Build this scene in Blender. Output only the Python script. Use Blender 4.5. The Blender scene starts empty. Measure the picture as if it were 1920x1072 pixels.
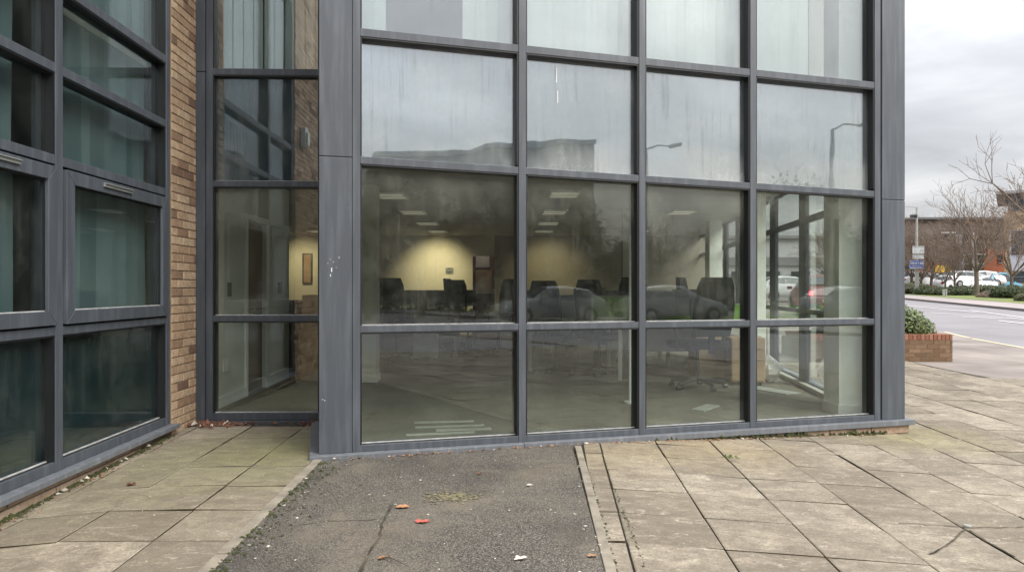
import bpy, bmesh, math, random
from mathutils import Vector, Matrix
random.seed(7)
R = math.radians
S = bpy.context.scene
# ---------------- camera, sky, sun, exposure ----------------
F = 1304.0; CH = 1.25; HV = 540.0
cd = bpy.data.cameras.new('camera'); cam = bpy.data.objects.new('camera', cd)
S.collection.objects.link(cam); S.camera = cam
cam.location = (0, 0, CH); cam.rotation_euler = (R(90), 0, 0)
cd.lens = F/1920*36; cd.sensor_width = 36; cd.shift_y = 4/1920; cd.clip_start = 0.05; cd.clip_end = 3000
S.view_settings.view_transform = 'Standard'; S.view_settings.look = 'None'
S.view_settings.exposure = 1.1; S.view_settings.gamma = 1.0
S.cycles.max_bounces = 9; S.cycles.transparent_max_bounces = 14; S.cycles.glossy_bounces = 4
S.cycles.sample_clamp_indirect = 4.0
W = bpy.data.worlds.new('World'); S.world = W; W.use_nodes = True
def world():
    nt = W.node_tree; N = nt.nodes; L = nt.links; N.clear()
    out = N.new('ShaderNodeOutputWorld'); bg = N.new('ShaderNodeBackground'); bg.inputs[1].default_value = 0.1
    sky = N.new('ShaderNodeTexSky'); sky.sky_type = 'NISHITA'; sky.sun_disc = False
    sky.sun_elevation = R(42); sky.sun_rotation = R(134); sky.air_density = 1.6; sky.dust_density = 3
    tc = N.new('ShaderNodeTexCoord'); sp = N.new('ShaderNodeSeparateXYZ'); L.new(tc.outputs['Generated'], sp.inputs[0])
    mz = N.new('ShaderNodeMath'); mz.operation = 'MAXIMUM'; L.new(sp.outputs[2], mz.inputs[0]); mz.inputs[1].default_value = 0
    az = N.new('ShaderNodeMath'); az.operation = 'ADD'; L.new(mz.outputs[0], az.inputs[0]); az.inputs[1].default_value = 0.22
    dx = N.new('ShaderNodeMath'); dx.operation = 'DIVIDE'; L.new(sp.outputs[0], dx.inputs[0]); L.new(az.outputs[0], dx.inputs[1])
    dy = N.new('ShaderNodeMath'); dy.operation = 'DIVIDE'; L.new(sp.outputs[1], dy.inputs[0]); L.new(az.outputs[0], dy.inputs[1])
    cb = N.new('ShaderNodeCombineXYZ'); L.new(dx.outputs[0], cb.inputs[0]); L.new(dy.outputs[0], cb.inputs[1])
    mp = N.new('ShaderNodeMapping'); L.new(cb.outputs[0], mp.inputs[0]); mp.inputs['Rotation'].default_value = (0, 0, R(-55)); mp.inputs['Scale'].default_value = (0.8, 1.25, 1)
    no = N.new('ShaderNodeTexNoise'); L.new(mp.outputs[0], no.inputs[0]); no.inputs['Scale'].default_value = 1.7
    no.inputs['Detail'].default_value = 6; no.inputs['Roughness'].default_value = 0.5; no.inputs['Distortion'].default_value = 0.35
    cr = N.new('ShaderNodeValToRGB'); L.new(no.outputs[0], cr.inputs[0])
    e = cr.color_ramp.elements; e[0].position = 0.34; e[0].color = (0.56, 0.57, 0.61, 1); e[1].position = 0.68; e[1].color = (0.98, 0.975, 1.0, 1)
    m = e.new(0.5); m.color = (0.70, 0.705, 0.745, 1)
    sc = N.new('ShaderNodeVectorMath'); sc.operation = 'SCALE'; L.new(cr.outputs[0], sc.inputs[0]); zz = N.new('ShaderNodeMath'); zz.operation = 'MULTIPLY'; L.new(mz.outputs[0], zz.inputs[0]); L.new(mz.outputs[0], zz.inputs[1]); el = N.new('ShaderNodeMath'); el.operation = 'MULTIPLY_ADD'; L.new(zz.outputs[0], el.inputs[0]); el.inputs[1].default_value = 22; el.inputs[2].default_value = 4.3; L.new(el.outputs[0], sc.inputs['Scale'])
    mx = N.new('ShaderNodeMix'); mx.data_type = 'RGBA'; mx.inputs[0].default_value = 0.88
    L.new(sky.outputs[0], mx.inputs[6]); L.new(sc.outputs[0], mx.inputs[7])
    L.new(mx.outputs[2], bg.inputs[0]); L.new(bg.outputs[0], out.inputs[0])
world()
sl = bpy.data.lights.new('sun', 'SUN'); sl.energy = 1.5; sl.angle = R(35); sl.color = (1, 0.96, 0.9)
so = bpy.data.objects.new('sun', sl); S.collection.objects.link(so); so.location = (-5, -20, 20)
so.rotation_euler = (R(50), 0, R(46))

# ---------------- helpers ----------------
def lin(c):
    return tuple(((x/255)/12.92 if x/255 <= 0.04045 else ((x/255+0.055)/1.055)**2.4) for x in c)
def gh(x, y):
    return -0.033*min(max(x-0.6, 0), 3.2) + 0.018*min(max(y-12, 0), 48)
def gp(u, v):
    Y = 8.0
    for _ in range(200):
        X = (u-960)/F*Y; Yn = F*(CH-gh(X, Y))/(v-HV) if v > HV+1 else 200
        if abs(v-(HV)) < 60:      # far: march instead
            break
        Y = 0.5*Y+0.5*Yn
    else:
        X = (u-960)/F*Y
        return Vector((X, Y, gh(X, Y)))
    Y = 5.0
    while Y < 400:
        X = (u-960)/F*Y
        if CH-(v-HV)/F*Y <= gh(X, Y): break
        Y += 0.02
    X = (u-960)/F*Y
    return Vector((X, Y, gh(X, Y)))
def at(u, v, Y): return Vector(((u-960)/F*Y, Y, CH-(v-HV)/F*Y))

class MB:
    def __init__(s): s.v = []; s.f = []; s.t = []
    def face(s, pts, t=0.5):
        n = len(s.v); s.v += [tuple(p) for p in pts]; s.f.append(tuple(range(n, n+len(pts)))); s.t.append(t)
    def idx(s, pts, faces, t=0.5):
        n = len(s.v); s.v += [tuple(p) for p in pts]
        for f in faces: s.f.append(tuple(n+i for i in f)); s.t.append(t)
    def hexa(s, p, t=0.5):    # p: bottom 4 ccw, top 4 ccw
        s.idx(p, [(3, 2, 1, 0), (4, 5, 6, 7), (0, 1, 5, 4), (1, 2, 6, 5), (2, 3, 7, 6), (3, 0, 4, 7)], t)
    def box(s, x0, x1, y0, y1, z0, z1, t=0.5):
        s.hexa([(x0, y0, z0), (x1, y0, z0), (x1, y1, z0), (x0, y1, z0), (x0, y0, z1), (x1, y0, z1), (x1, y1, z1), (x0, y1, z1)], t)
    def fbox(s, fr, s0, s1, t0, t1, z0, z1, t=0.5):
        a0, a1 = z0 if isinstance(z0, tuple) else (z0, z0); b0, b1 = z1 if isinstance(z1, tuple) else (z1, z1)
        P = fr.p
        q = [P(s0, t0, a0), P(s1, t0, a1), P(s1, t1, a1), P(s0, t1, a0), P(s0, t0, b0), P(s1, t0, b1), P(s1, t1, b1), P(s0, t1, b0)]
        s.hexa(q, t)
    def obox(s, c, ax, ay, az, t=0.5):   # centre + half-axis vectors
        c = Vector(c); ax = Vector(ax); ay = Vector(ay); az = Vector(az)
        q = [c-ax-ay-az, c+ax-ay-az, c+ax+ay-az, c-ax+ay-az, c-ax-ay+az, c+ax-ay+az, c+ax+ay+az, c-ax+ay+az]
        s.hexa(q, t)
    def tube(s, p0, p1, r0, r1=None, n=8, t=0.5, cap=True):
        if r1 is None: r1 = r0
        p0 = Vector(p0); p1 = Vector(p1); d = (p1-p0)
        if d.length < 1e-6: return
        d.normalize(); a = d.orthogonal().normalized(); b = d.cross(a)
        pts = []
        for p, r in ((p0, r0), (p1, r1)):
            for k in range(n):
                th = 2*math.pi*k/n; pts.append(p+a*(r*math.cos(th))+b*(r*math.sin(th)))
        fs = [(k, (k+1) % n, n+(k+1) % n, n+k) for k in range(n)]
        if cap: fs += [tuple(range(n-1, -1, -1)), tuple(range(n, 2*n))]
        s.idx(pts, fs, t)
    def loft(s, rings, t=0.5, close=True, cap=True):
        n = len(rings[0]); pts = [p for r in rings for p in r]; fs = []
        for i in range(len(rings)-1):
            for k in range(n if close else n-1):
                fs.append((i*n+k, i*n+(k+1) % n, (i+1)*n+(k+1) % n, (i+1)*n+k))
        if cap: fs += [tuple(range(n-1, -1, -1)), tuple(range((len(rings)-1)*n, len(rings)*n))]
        s.idx(pts, fs, t)
    def ell(s, c, r, nu=12, nv=8, t=0.5, wob=0.0):
        rings = []
        for j in range(nv+1):
            ph = math.pi*j/nv; ring = []
            for k in range(nu):
                th = 2*math.pi*k/nu; w = 1+random.uniform(-wob, wob)
                ring.append((c[0]+r[0]*w*math.sin(ph)*math.cos(th), c[1]+r[1]*w*math.sin(ph)*math.sin(th), c[2]-r[2]*w*math.cos(ph)))
            rings.append(ring)
        s.loft(rings, t)
    def build(s, name, mat, parent=None, smooth=False, bevel=0, origin=None, fixn=True):
        me = bpy.data.meshes.new(name)
        off = Vector((0, 0, 0)) if origin is None else Vector(origin)
        q = parent
        if q is not None:
            off = Vector((0, 0, 0))
            while q is not None: off += q.location; q = q.parent
        me.from_pydata([tuple(Vector(v)-off) for v in s.v], [], s.f)
        ca = me.color_attributes.new('tint', 'FLOAT_COLOR', 'CORNER')
        buf = []
        for p, t in zip(me.polygons, s.t):
            c = (t, t, t, 1) if not isinstance(t, tuple) else (t[0], t[1], t[2], 1)
            buf += list(c)*p.loop_total
        ca.data.foreach_set('color', buf)
        if fixn:
            bm = bmesh.new(); bm.from_mesh(me); bmesh.ops.recalc_face_normals(bm, faces=bm.faces); bm.to_mesh(me); bm.free()
        if smooth:
            for p in me.polygons: p.use_smooth = True
        me.materials.append(mat); me.update()
        o = bpy.data.objects.new(name, me); S.collection.objects.link(o)
        if parent is not None: o.parent = parent
        elif origin is not None: o.location = origin
        if bevel:
            m = o.modifiers.new('bevel', 'BEVEL'); m.width = bevel; m.segments = 2; m.limit_method = 'ANGLE'
        return o
class Fr:
    def __init__(s, o, sd, td): s.o = Vector(o); s.s = Vector(sd).normalized(); s.t = Vector(td).normalized()
    def p(s, a, t, z): q = s.o+s.s*a+s.t*t; return Vector((q.x, q.y, z))
def empty(name, loc, label=None, cat=None, group=None, rz=0):
    o = bpy.data.objects.new(name, None); S.collection.objects.link(o); o.location = loc; o.rotation_euler = (0, 0, rz)
    o.empty_display_size = 0.2
    return tag(o, label, cat, group)
def tag(o, label=None, cat=None, group=None, kind=None):
    if label: o['label'] = label
    if cat: o['category'] = cat
    if group: o['group'] = group
    if kind: o['kind'] = kind
    return o
def kids(o): return [c for c in S.collection.objects if c.parent == o]
def copy_tree(o, parent=None):
    c = o.copy(); S.collection.objects.link(c)
    if parent is not None: c.parent = parent
    for k in [k for k in ALLK(o)]: copy_tree(k, c)
    return c
def ALLK(o): return list(o.children)
def place(o, loc, rz=0, sc=None):
    o.location = loc; o.rotation_euler = (0, 0, rz)
    if sc: o.scale = (sc, sc, sc) if not isinstance(sc, tuple) else sc
    return o

# ---------------- materials ----------------
class NT:
    def __init__(s, name):
        s.m = bpy.data.materials.new(name); s.m.use_nodes = True; s.t = s.m.node_tree; s.t.nodes.clear()
        s.out = s.n('ShaderNodeOutputMaterial')
    def n(s, ty, **k):
        x = s.t.nodes.new(ty)
        for a, b in k.items(): setattr(x, a, b)
        return x
    def l(s, a, b): s.t.links.new(a, b)
    def coord(s, scale=(1, 1, 1), kind='Object'):
        tc = s.n('ShaderNodeTexCoord'); mp = s.n('ShaderNodeMapping'); s.l(tc.outputs[kind], mp.inputs[0]); mp.inputs['Scale'].default_value = scale
        return mp.outputs[0]
    def noise(s, vec, scale, detail=4, rough=0.55, dist=0):
        x = s.n('ShaderNodeTexNoise'); s.l(vec, x.inputs[0]); x.inputs['Scale'].default_value = scale
        x.inputs['Detail'].default_value = detail; x.inputs['Roughness'].default_value = rough; x.inputs['Distortion'].default_value = dist
        return x.outputs[0]
    def ramp(s, fac, stops):
        x = s.n('ShaderNodeValToRGB'); s.l(fac, x.inputs[0]); e = x.color_ramp.elements
        while len(e) > 1: e.remove(e[0])
        for i, (p, c) in enumerate(stops):
            q = e[0] if i == 0 else e.new(p)
            q.position = p; q.color = (c, c, c, 1) if not isinstance(c, tuple) else (*c, 1)
        return x.outputs[0]
    def mix(s, fac, a, b, mode='MIX'):
        x = s.n('ShaderNodeMix', data_type='RGBA', blend_type=mode)
        for i, q in ((0, fac), (6, a), (7, b)):
            if hasattr(q, 'is_output') or isinstance(q, bpy.types.NodeSocket): s.l(q, x.inputs[i])
            elif i == 0: x.inputs[0].default_value = q
            else: x.inputs[i].default_value = (*q, 1) if isinstance(q, tuple) else (q, q, q, 1)
        return x.outputs[2]
    def math(s, op, a, b=0.0, clamp=False):
        x = s.n('ShaderNodeMath', operation=op, use_clamp=clamp)
        for i, q in ((0, a), (1, b)):
            if isinstance(q, bpy.types.NodeSocket): s.l(q, x.inputs[i])
            else: x.inputs[i].default_value = q
        return x.outputs[0]
    def bump(s, h, strength=0.3, dist=0.01):
        b = s.n('ShaderNodeBump'); s.l(h, b.inputs['Height']); b.inputs['Strength'].default_value = strength; b.inputs['Distance'].default_value = dist
        return b.outputs[0]
    def pbr(s, color, rough=0.6, metal=0, normal=None, spec=0.5, emit=None, es=0):
        b = s.n('ShaderNodeBsdfPrincipled')
        for k, q in (('Base Color', color), ('Roughness', rough), ('Metallic', metal), ('Specular IOR Level', spec)):
            if isinstance(q, bpy.types.NodeSocket): s.l(q, b.inputs[k])
            elif isinstance(q, tuple): b.inputs[k].default_value = (*q, 1)
            else: b.inputs[k].default_value = q
        if normal is not None: s.l(normal, b.inputs['Normal'])
        if emit: b.inputs['Emission Color'].default_value = (*emit, 1); b.inputs['Emission Strength'].default_value = es
        s.l(b.outputs[0], s.out.inputs[0]); return s.m
def tintn(N, amt):
    a = N.n('ShaderNodeAttribute'); a.attribute_name = 'tint'; return a.outputs['Color']
def simple(name, c, rough=0.6, metal=0, var=0.12, scale=6, bump=0.0, spec=0.5, emit=None, es=0):
    N = NT(name); v = N.coord(); n = N.noise(v, scale)
    k = N.ramp(n, [(0.3, tuple(x*(1-var) for x in c)), (0.7, tuple(min(1, x*(1+var)) for x in c))])
    nb = N.bump(N.noise(v, scale*12, 3), bump, 0.004) if bump else None
    return N.pbr(k, rough, metal, nb, spec, emit, es)
M = {}
def frame_mat(name, c, rough=0.42):
    N = NT(name); v = N.coord(); vs = N.coord((9, 9, 0.7))
    a = N.noise(v, 1.7, 5); st = N.noise(vs, 2.2, 5)
    col = N.mix(N.ramp(st, [(0.45, 0.0), (0.70, 0.6)]), c, tuple(min(1, x*1.6+0.02) for x in c))
    col = N.mix(N.ramp(a, [(0.4, 0.0), (0.7, 0.35)]), col, tuple(x*0.7 for x in c))
    vo = N.n('ShaderNodeTexVoronoi'); N.l(v, vo.inputs[0]); vo.inputs['Scale'].default_value = 26
    sp = N.ramp(vo.outputs['Distance'], [(0.0, 1.0), (0.035, 1.0), (0.05, 0.0)])
    sp = N.math('MULTIPLY', sp, N.ramp(N.noise(v, 3.1, 2), [(0.56, 0.0), (0.6, 0.8)]))
    col = N.mix(sp, col, (0.5, 0.5, 0.48))
    rg = N.ramp(a, [(0.3, rough-0.07), (0.7, rough+0.14)])
    return N.pbr(col, rg, 0.0, N.bump(N.noise(v, 3, 3), 0.12, 0.02), 0.5)
M['frame'] = frame_mat('powder_coated_metal', (0.068, 0.078, 0.091))
M['frame_dark'] = frame_mat('shaded_coated_metal', (0.052, 0.060, 0.072))  # frame metal again, shade of the recess put into the colour
M['sill'] = frame_mat('sill_metal', (0.135, 0.145, 0.158), 0.5)
M['gasket'] = simple('black_gasket_rubber', (0.006, 0.007, 0.008), 0.5)
M['bead'] = simple('caught_light_bead', (0.42, 0.42, 0.40), 0.6, var=0.3, scale=20)  # pale tone stands for light caught along the bead
def glass(name, tint, base, dust, dustcol, streak=1.0, wav=0.02, hz=None, dk=0.45):
    N = NT(name); v = N.coord()
    tr = N.n('ShaderNodeBsdfTransparent'); tr.inputs[0].default_value = (*tint, 1)
    gl = N.n('ShaderNodeBsdfGlossy'); gl.inputs['Roughness'].default_value = 0.015; gl.inputs['Color'].default_value = (0.93, 0.97, 1, 1)
    N.l(N.bump(N.noise(v, 1.6, 2), wav, 0.05), gl.inputs['Normal'])
    stk = N.math('MULTIPLY', N.ramp(N.noise(N.coord((22, 22, 0.9)), 1.4, 5, 0.65, 0.4), [(0.54, 0.0), (0.74, 1.0)]), N.ramp(N.noise(v, 2.3, 3), [(0.42, 0.0), (0.6, 1.0)]))
    N.l(N.mix(N.math('MULTIPLY', stk, dk), (0.93, 0.97, 1.0), (0.30, 0.32, 0.33)), gl.inputs['Color'])
    lw = N.n('ShaderNodeLayerWeight'); lw.inputs[0].default_value = 0.5
    f5 = N.math('POWER', lw.outputs['Facing'], 4.0)
    fac = N.math('ADD', N.math('MULTIPLY', f5, 1-base), base, True)
    m1 = N.n('ShaderNodeMixShader'); N.l(fac, m1.inputs[0]); N.l(tr.outputs[0], m1.inputs[1]); N.l(gl.outputs[0], m1.inputs[2])
    df = N.n('ShaderNodeBsdfDiffuse'); df.inputs[0].default_value = (*dustcol, 1)
    vs = N.coord((16, 16, 0.55)); s1 = N.ramp(N.noise(vs, 1.3, 5, 0.6, 0.3), [(0.48, 0.0), (0.75, 1.0)])
    bl = N.ramp(N.noise(v, 1.9, 4, 0.6), [(0.42, 0.12), (0.7, 1.0)])
    sp = N.ramp(N.noise(v, 55, 3, 0.6), [(0.66, 0.0), (0.76, 1.0)])
    sm = N.ramp(N.noise(N.coord((1, 1, 0.8)), 7.5, 6, 0.7, 1.6), [(0.5, 0.0), (0.68, 1.0)])
    d = N.math('ADD', N.math('MULTIPLY', N.math('MULTIPLY', s1, bl), 0.9*streak), N.math('MULTIPLY', bl, 0.55))
    d = N.math('ADD', d, N.math('MULTIPLY', N.math('MULTIPLY', sp, bl), 0.9))
    d = N.math('ADD', d, N.math('MULTIPLY', N.math('MULTIPLY', sm, bl), 0.8))
    if hz is not None:   # extra grime where rain washes to: under the transom and at the bottom bead
        sx = N.n('ShaderNodeSeparateXYZ'); N.l(N.n('ShaderNodeNewGeometry').outputs['Position'], sx.inputs[0])
        for z0, z1, amt in hz:
            mr = N.n('ShaderNodeMapRange'); N.l(sx.outputs[2], mr.inputs[0]); mr.inputs[1].default_value = z0; mr.inputs[2].default_value = z1
            mr.inputs[3].default_value = 0; mr.inputs[4].default_value = amt
            d = N.math('ADD', d, N.math('MULTIPLY', mr.outputs[0], N.math('ADD', bl, 0.5)))
    d = N.math('MULTIPLY', d, dust, True)
    m2 = N.n('ShaderNodeMixShader'); N.l(d, m2.inputs[0]); N.l(m1.outputs[0], m2.inputs[1]); N.l(df.outputs[0], m2.inputs[2])
    N.l(m2.outputs[0], N.out.inputs[0]); return N.m
M['glass'] = glass('clear_dirty_glass', (0.945, 0.975, 0.945), 0.060, 0.075, (0.42, 0.43, 0.37), hz=[(1.75, 2.1, 1.3)])
M['glass_low'] = glass('clear_glass', (0.945, 0.975, 0.945), 0.055, 0.04, (0.42, 0.43, 0.37), hz=[(0.3, 0.08, 1.0)])
M['glass_top'] = glass('solar_control_glass', (0.95, 0.98, 0.97), 0.22, 0.05, (0.5, 0.52, 0.5))
M['glass_span'] = glass('spandrel_glass', (0.88, 0.94, 0.96), 0.30, 0.19, (0.5, 0.52, 0.5), hz=[(2.5, 2.15, 1.5)], dk=0.95)
M['glass_side'] = glass('side_window_glass', (0.975, 0.99, 0.98), 0.03, 0.02, (0.4, 0.41, 0.38))
M['glass_recess'] = glass('recess_panel_glass', (0.86, 0.90, 0.92), 0.13, 0.12, (0.4, 0.41, 0.38))
M['glass_wing'] = glass('green_tinted_glass', (0.80, 0.86, 0.86), 0.075, 0.07, (0.3, 0.32, 0.28))
M['glass_car'] = simple('dark_car_glass', (0.07, 0.08, 0.085), 0.05)
M['span_back'] = simple('grey_spandrel_panel', (0.15, 0.165, 0.175), 0.8, var=0.15, scale=2)
M['span_wing'] = simple('dark_teal_backed_panel', (0.012, 0.034, 0.038), 0.35, var=0.25, scale=2)
def blindm(name, a, b):
    N = NT(name); t = tintn(N, 1); return N.pbr(N.ramp(t, [(0.0, a), (1.0, b)]), 0.9)  # slat tone varies in the colour to imitate shading of the folds
M['blind'] = blindm('pale_green_blind_fabric', (0.50, 0.55, 0.53), (0.58, 0.625, 0.60))
M['blind_dark'] = blindm('grey_green_blind_fabric', (0.14, 0.185, 0.185), (0.25, 0.305, 0.30))
def brick_mat(name, stops, soil=0.3):
    N = NT(name); v = N.coord(); t = tintn(N, 1)
    base = N.ramp(t, stops)
    n = N.noise(v, 28, 5, 0.65); base = N.mix(N.ramp(n, [(0.35, 0.38), (0.62, 0.0)]), base, (0.10, 0.07, 0.045))
    n2 = N.noise(v, 2.1, 5, 0.6); base = N.mix(N.ramp(n2, [(0.55, 0.0), (0.75, soil)]), base, (0.42, 0.37, 0.30))
    return N.pbr(base, 0.9, 0, N.bump(N.noise(v, 90, 4, 0.7), 0.7, 0.004), 0.2)
M['brick'] = brick_mat('buff_brown_brick', [(0.0, (0.19, 0.12, 0.085)), (0.12, (0.30, 0.195, 0.13)), (0.3, (0.44, 0.305, 0.20)), (0.7, (0.51, 0.365, 0.24)), (1.0, (0.58, 0.44, 0.305))])
M['brick_plinth'] = brick_mat('pinkish_plinth_brick', [(0.0, (0.36, 0.25, 0.18)), (1.0, (0.52, 0.40, 0.29))])
M['brick_red'] = brick_mat('red_coping_brick', [(0.0, (0.22, 0.095, 0.062)), (1.0, (0.38, 0.175, 0.11))], 0.1)
M['brick_brown'] = brick_mat('brown_planter_brick', [(0.0, (0.14, 0.085, 0.05)), (1.0, (0.27, 0.17, 0.105))], 0.1)
M['mortar'] = simple('brown_mortar', (0.24, 0.175, 0.115), 0.95, var=0.25, scale=15, bump=0.4)
M['mortar_dark'] = simple('dark_mortar', (0.13, 0.105, 0.08), 0.95, var=0.25, scale=15, bump=0.4)
def slab_mat():
    N = NT('weathered_concrete_slab'); v = N.coord(); t = tintn(N, 1)
    c = N.ramp(t, [(0.0, (0.235, 0.205, 0.152)), (0.5, (0.345, 0.302, 0.228)), (1.0, (0.46, 0.405, 0.312))])
    c = N.mix(N.ramp(N.noise(v, 1.5, 7, 0.72, 0.6), [(0.44, 0.0), (0.60, 0.72)]), c, (0.165, 0.138, 0.108))
    c = N.mix(N.ramp(N.noise(N.coord((1, 2.4, 1)), 3.4, 6, 0.7, 1.2), [(0.53, 0.0), (0.66, 0.65)]), c, (0.50, 0.44, 0.34))
    c = N.mix(N.ramp(N.noise(N.coord((1, 1.8, 1)), 9, 5, 0.7, 2.0), [(0.60, 0.0), (0.66, 0.8)]), c, (0.63, 0.56, 0.46))
    g = N.n('ShaderNodeNewGeometry')
    def spot(x, y, r0, r1, amt):
        vm = N.n('ShaderNodeVectorMath', operation='DISTANCE'); N.l(g.outputs['Position'], vm.inputs[0]); vm.inputs[1].default_value = (x, y, 0)
        return N.math('MULTIPLY', N.ramp(N.math('MULTIPLY', N.math('ADD', vm.outputs['Value'], N.math('MULTIPLY', N.noise(v, 1.8, 5), 0.9)), 0.2), [(r0/5, 1.0), (r1/5, 0.0)]), amt)
    c = N.mix(spot(-1.75, 5.3, 0.5, 1.6, 0.78), c, (0.21, 0.225, 0.085))
    c = N.mix(spot(-2.3, 4.5, 0.5, 1.9, 0.45), c, (0.25, 0.24, 0.11))
    c = N.mix(spot(1.6, 5.6, 0.6, 1.35, 0.55), c, (0.44, 0.35, 0.19))
    c = N.mix(spot(3.6, 6.4, 0.6, 1.4, 0.5), c, (0.36, 0.33, 0.13))
    c = N.mix(spot(0.7, 5.2, 0.4, 1.2, 0.5), c, (0.40, 0.32, 0.17))
    c = N.mix(N.ramp(N.noise(N.coord((1, 1.5, 1)), 6.5, 7, 0.78, 0.8), [(0.40, 0.55), (0.56, 0.0)]), c, (0.135, 0.115, 0.092))
    fine = N.noise(v, 70, 5, 0.75); c = N.mix(N.ramp(fine, [(0.38, 0.62), (0.60, 0.0)]), c, (0.15, 0.12, 0.085))
    c = N.mix(N.ramp(N.noise(v, 170, 3, 0.7), [(0.60, 0.0), (0.70, 0.5)]), c, (0.58, 0.54, 0.46))
    sx = N.n('ShaderNodeSeparateColor'); N.l(t, sx.inputs[0]); c = N.mix(N.math('LESS_THAN', sx.outputs[0], -0.5), c, N.ramp(N.noise(v, 5, 3), [(0.4, (0.035, 0.028, 0.018)), (0.65, (0.15, 0.125, 0.08))]))
    return N.pbr(c, 0.85, 0, N.bump(N.math('ADD', N.noise(v, 130, 4, 0.8), N.noise(v, 14, 4)), 0.45, 0.004), 0.25)
M['slab'] = slab_mat()
M['joint'] = simple('dark_joint_soil', (0.060, 0.052, 0.034), 1.0, var=0.75, scale=7, bump=0.6)
M['kerb'] = simple('concrete_edging', (0.25, 0.22, 0.17), 0.9, var=0.3, scale=8, bump=0.5)
def asphalt_mat(name, lo, hi, agg, stain, sc=1.0):
    N = NT(name); v = N.coord()
    c = N.ramp(N.noise(v, 0.9*sc, 5, 0.6), [(0.35, lo), (0.65, hi)])
    vo = N.n('ShaderNodeTexVoronoi'); N.l(v, vo.inputs[0]); vo.inputs['Scale'].default_value = 140
    st = N.ramp(vo.outputs['Color'], [(0.35, 0.0), (0.9, 0.6)])
    c = N.mix(st, c, agg)
    c = N.mix(N.ramp(vo.outputs['Distance'], [(0.3, 0.0), (0.75, 0.75)]), c, tuple(x*0.25 for x in lo))
    c = N.mix(N.ramp(N.noise(v, 1.7, 6, 0.65, 0.6), [(0.50, 0.0), (0.68, 0.55)]), c, stain)
    c = N.mix(N.ramp(N.noise(v, 0.55, 6, 0.6, 0.8), [(0.50, 0.0), (0.66, 0.35)]), c, tuple(x*1.25 for x in stain))
    c = N.mix(N.ramp(N.noise(N.coord((1.3, 1, 1)), 0.8, 5, 0.6), [(0.52, 0.0), (0.66, 0.5)]), c, tuple(x*0.55 for x in lo))
    return N.pbr(c, 0.88, 0, N.bump(N.math('SUBTRACT', 1.0, vo.outputs['Distance']), 0.6, 0.006), 0.3)
M['asphalt'] = asphalt_mat('worn_asphalt', (0.088, 0.079, 0.067), (0.140, 0.126, 0.106), (0.38, 0.345, 0.295), (0.20, 0.172, 0.125))
M['road'] = simple('grey_road_asphalt', (0.20, 0.187, 0.19), 0.75, var=0.18, scale=0.35, bump=0.2)
M['drive'] = simple('patched_driveway_asphalt', (0.22, 0.19, 0.165), 0.85, var=0.38, scale=0.7, bump=0.2)
M['pave'] = simple('pinkish_footway', (0.30, 0.26, 0.245), 0.85, var=0.12, scale=1.0)
M['kerbdark'] = simple('wet_kerb_stone', (0.11, 0.095, 0.09), 0.85, var=0.2, scale=3)
M['earth'] = simple('open_ground', (0.12, 0.11, 0.085), 0.95, var=0.2, scale=0.5)
M['grass'] = simple('mown_grass', (0.16, 0.19, 0.055), 0.95, var=0.3, scale=2.5, bump=0.5)
M['white_line'] = simple('road_marking_white', (0.62, 0.60, 0.60), 0.7, var=0.15, scale=5)
M['yellow_line'] = simple('road_marking_pale_yellow', (0.52, 0.46, 0.30), 0.7, var=0.15, scale=5)
M['moss'] = simple('moss_growth', (0.050, 0.058, 0.018), 1.0, var=0.5, scale=20, bump=0.8)
def leafm(name, a, b, rough=0.55):
    N = NT(name); t = tintn(N, 1); c = N.ramp(t, [(0.0, a), (1.0, b)]); return N.pbr(c, rough, 0, None, 0.4)
M['leaf_shrub'] = leafm('glossy_shrub_leaf', (0.035, 0.060, 0.016), (0.25, 0.30, 0.11), 0.4)
M['leaf_hedge'] = leafm('hedge_leaf', (0.030, 0.042, 0.018), (0.11, 0.135, 0.05))
M['leaf_olive'] = leafm('olive_hedge_leaf', (0.06, 0.065, 0.03), (0.18, 0.18, 0.09))
M['leaf_brown'] = leafm('russet_shrub_leaf', (0.12, 0.085, 0.06), (0.26, 0.20, 0.14))
M['leaf_dark'] = leafm('dark_evergreen_leaf', (0.025, 0.032, 0.02), (0.07, 0.08, 0.045))
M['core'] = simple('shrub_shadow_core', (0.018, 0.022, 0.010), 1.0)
M['bark'] = simple('grey_brown_bark', (0.13, 0.105, 0.08), 0.95, var=0.3, scale=6, bump=0.5)
M['twig'] = simple('brown_twig', (0.17, 0.125, 0.095), 0.95, var=0.2, scale=3)
M['dead'] = leafm('dead_leaf', (0.10, 0.045, 0.022), (0.33, 0.20, 0.12), 0.8)
M['chip'] = leafm('pale_petal', (0.30, 0.27, 0.22), (0.62, 0.58, 0.50), 0.8)
# interior
def carpet():
    N = NT('grey_olive_carpet_tile'); v = N.coord(); c = N.ramp(N.noise(v, 0.9, 5), [(0.35, (0.155, 0.150, 0.120)), (0.65, (0.215, 0.205, 0.165))])
    br = N.n('ShaderNodeTexBrick'); N.l(v, br.inputs[0]); br.inputs['Scale'].default_value = 1; br.inputs['Brick Width'].default_value = 0.5; br.inputs['Row Height'].default_value = 0.5
    br.inputs['Mortar Size'].default_value = 0.006; br.offset = 0.5; br.inputs['Color1'].default_value = (1, 1, 1, 1); br.inputs['Color2'].default_value = (0.93, 0.93, 0.93, 1); br.inputs['Mortar'].default_value = (0.84, 0.84, 0.84, 1)
    return N.pbr(N.mix(1.0, c, br.outputs[0], 'MULTIPLY'), 0.95, 0, N.bump(N.noise(v, 200, 2), 0.3, 0.003), 0.1)
M['carpet'] = carpet()
M['wall_white'] = simple('off_white_wall_paint', (0.56, 0.57, 0.52), 0.85, var=0.04, scale=1)
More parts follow.
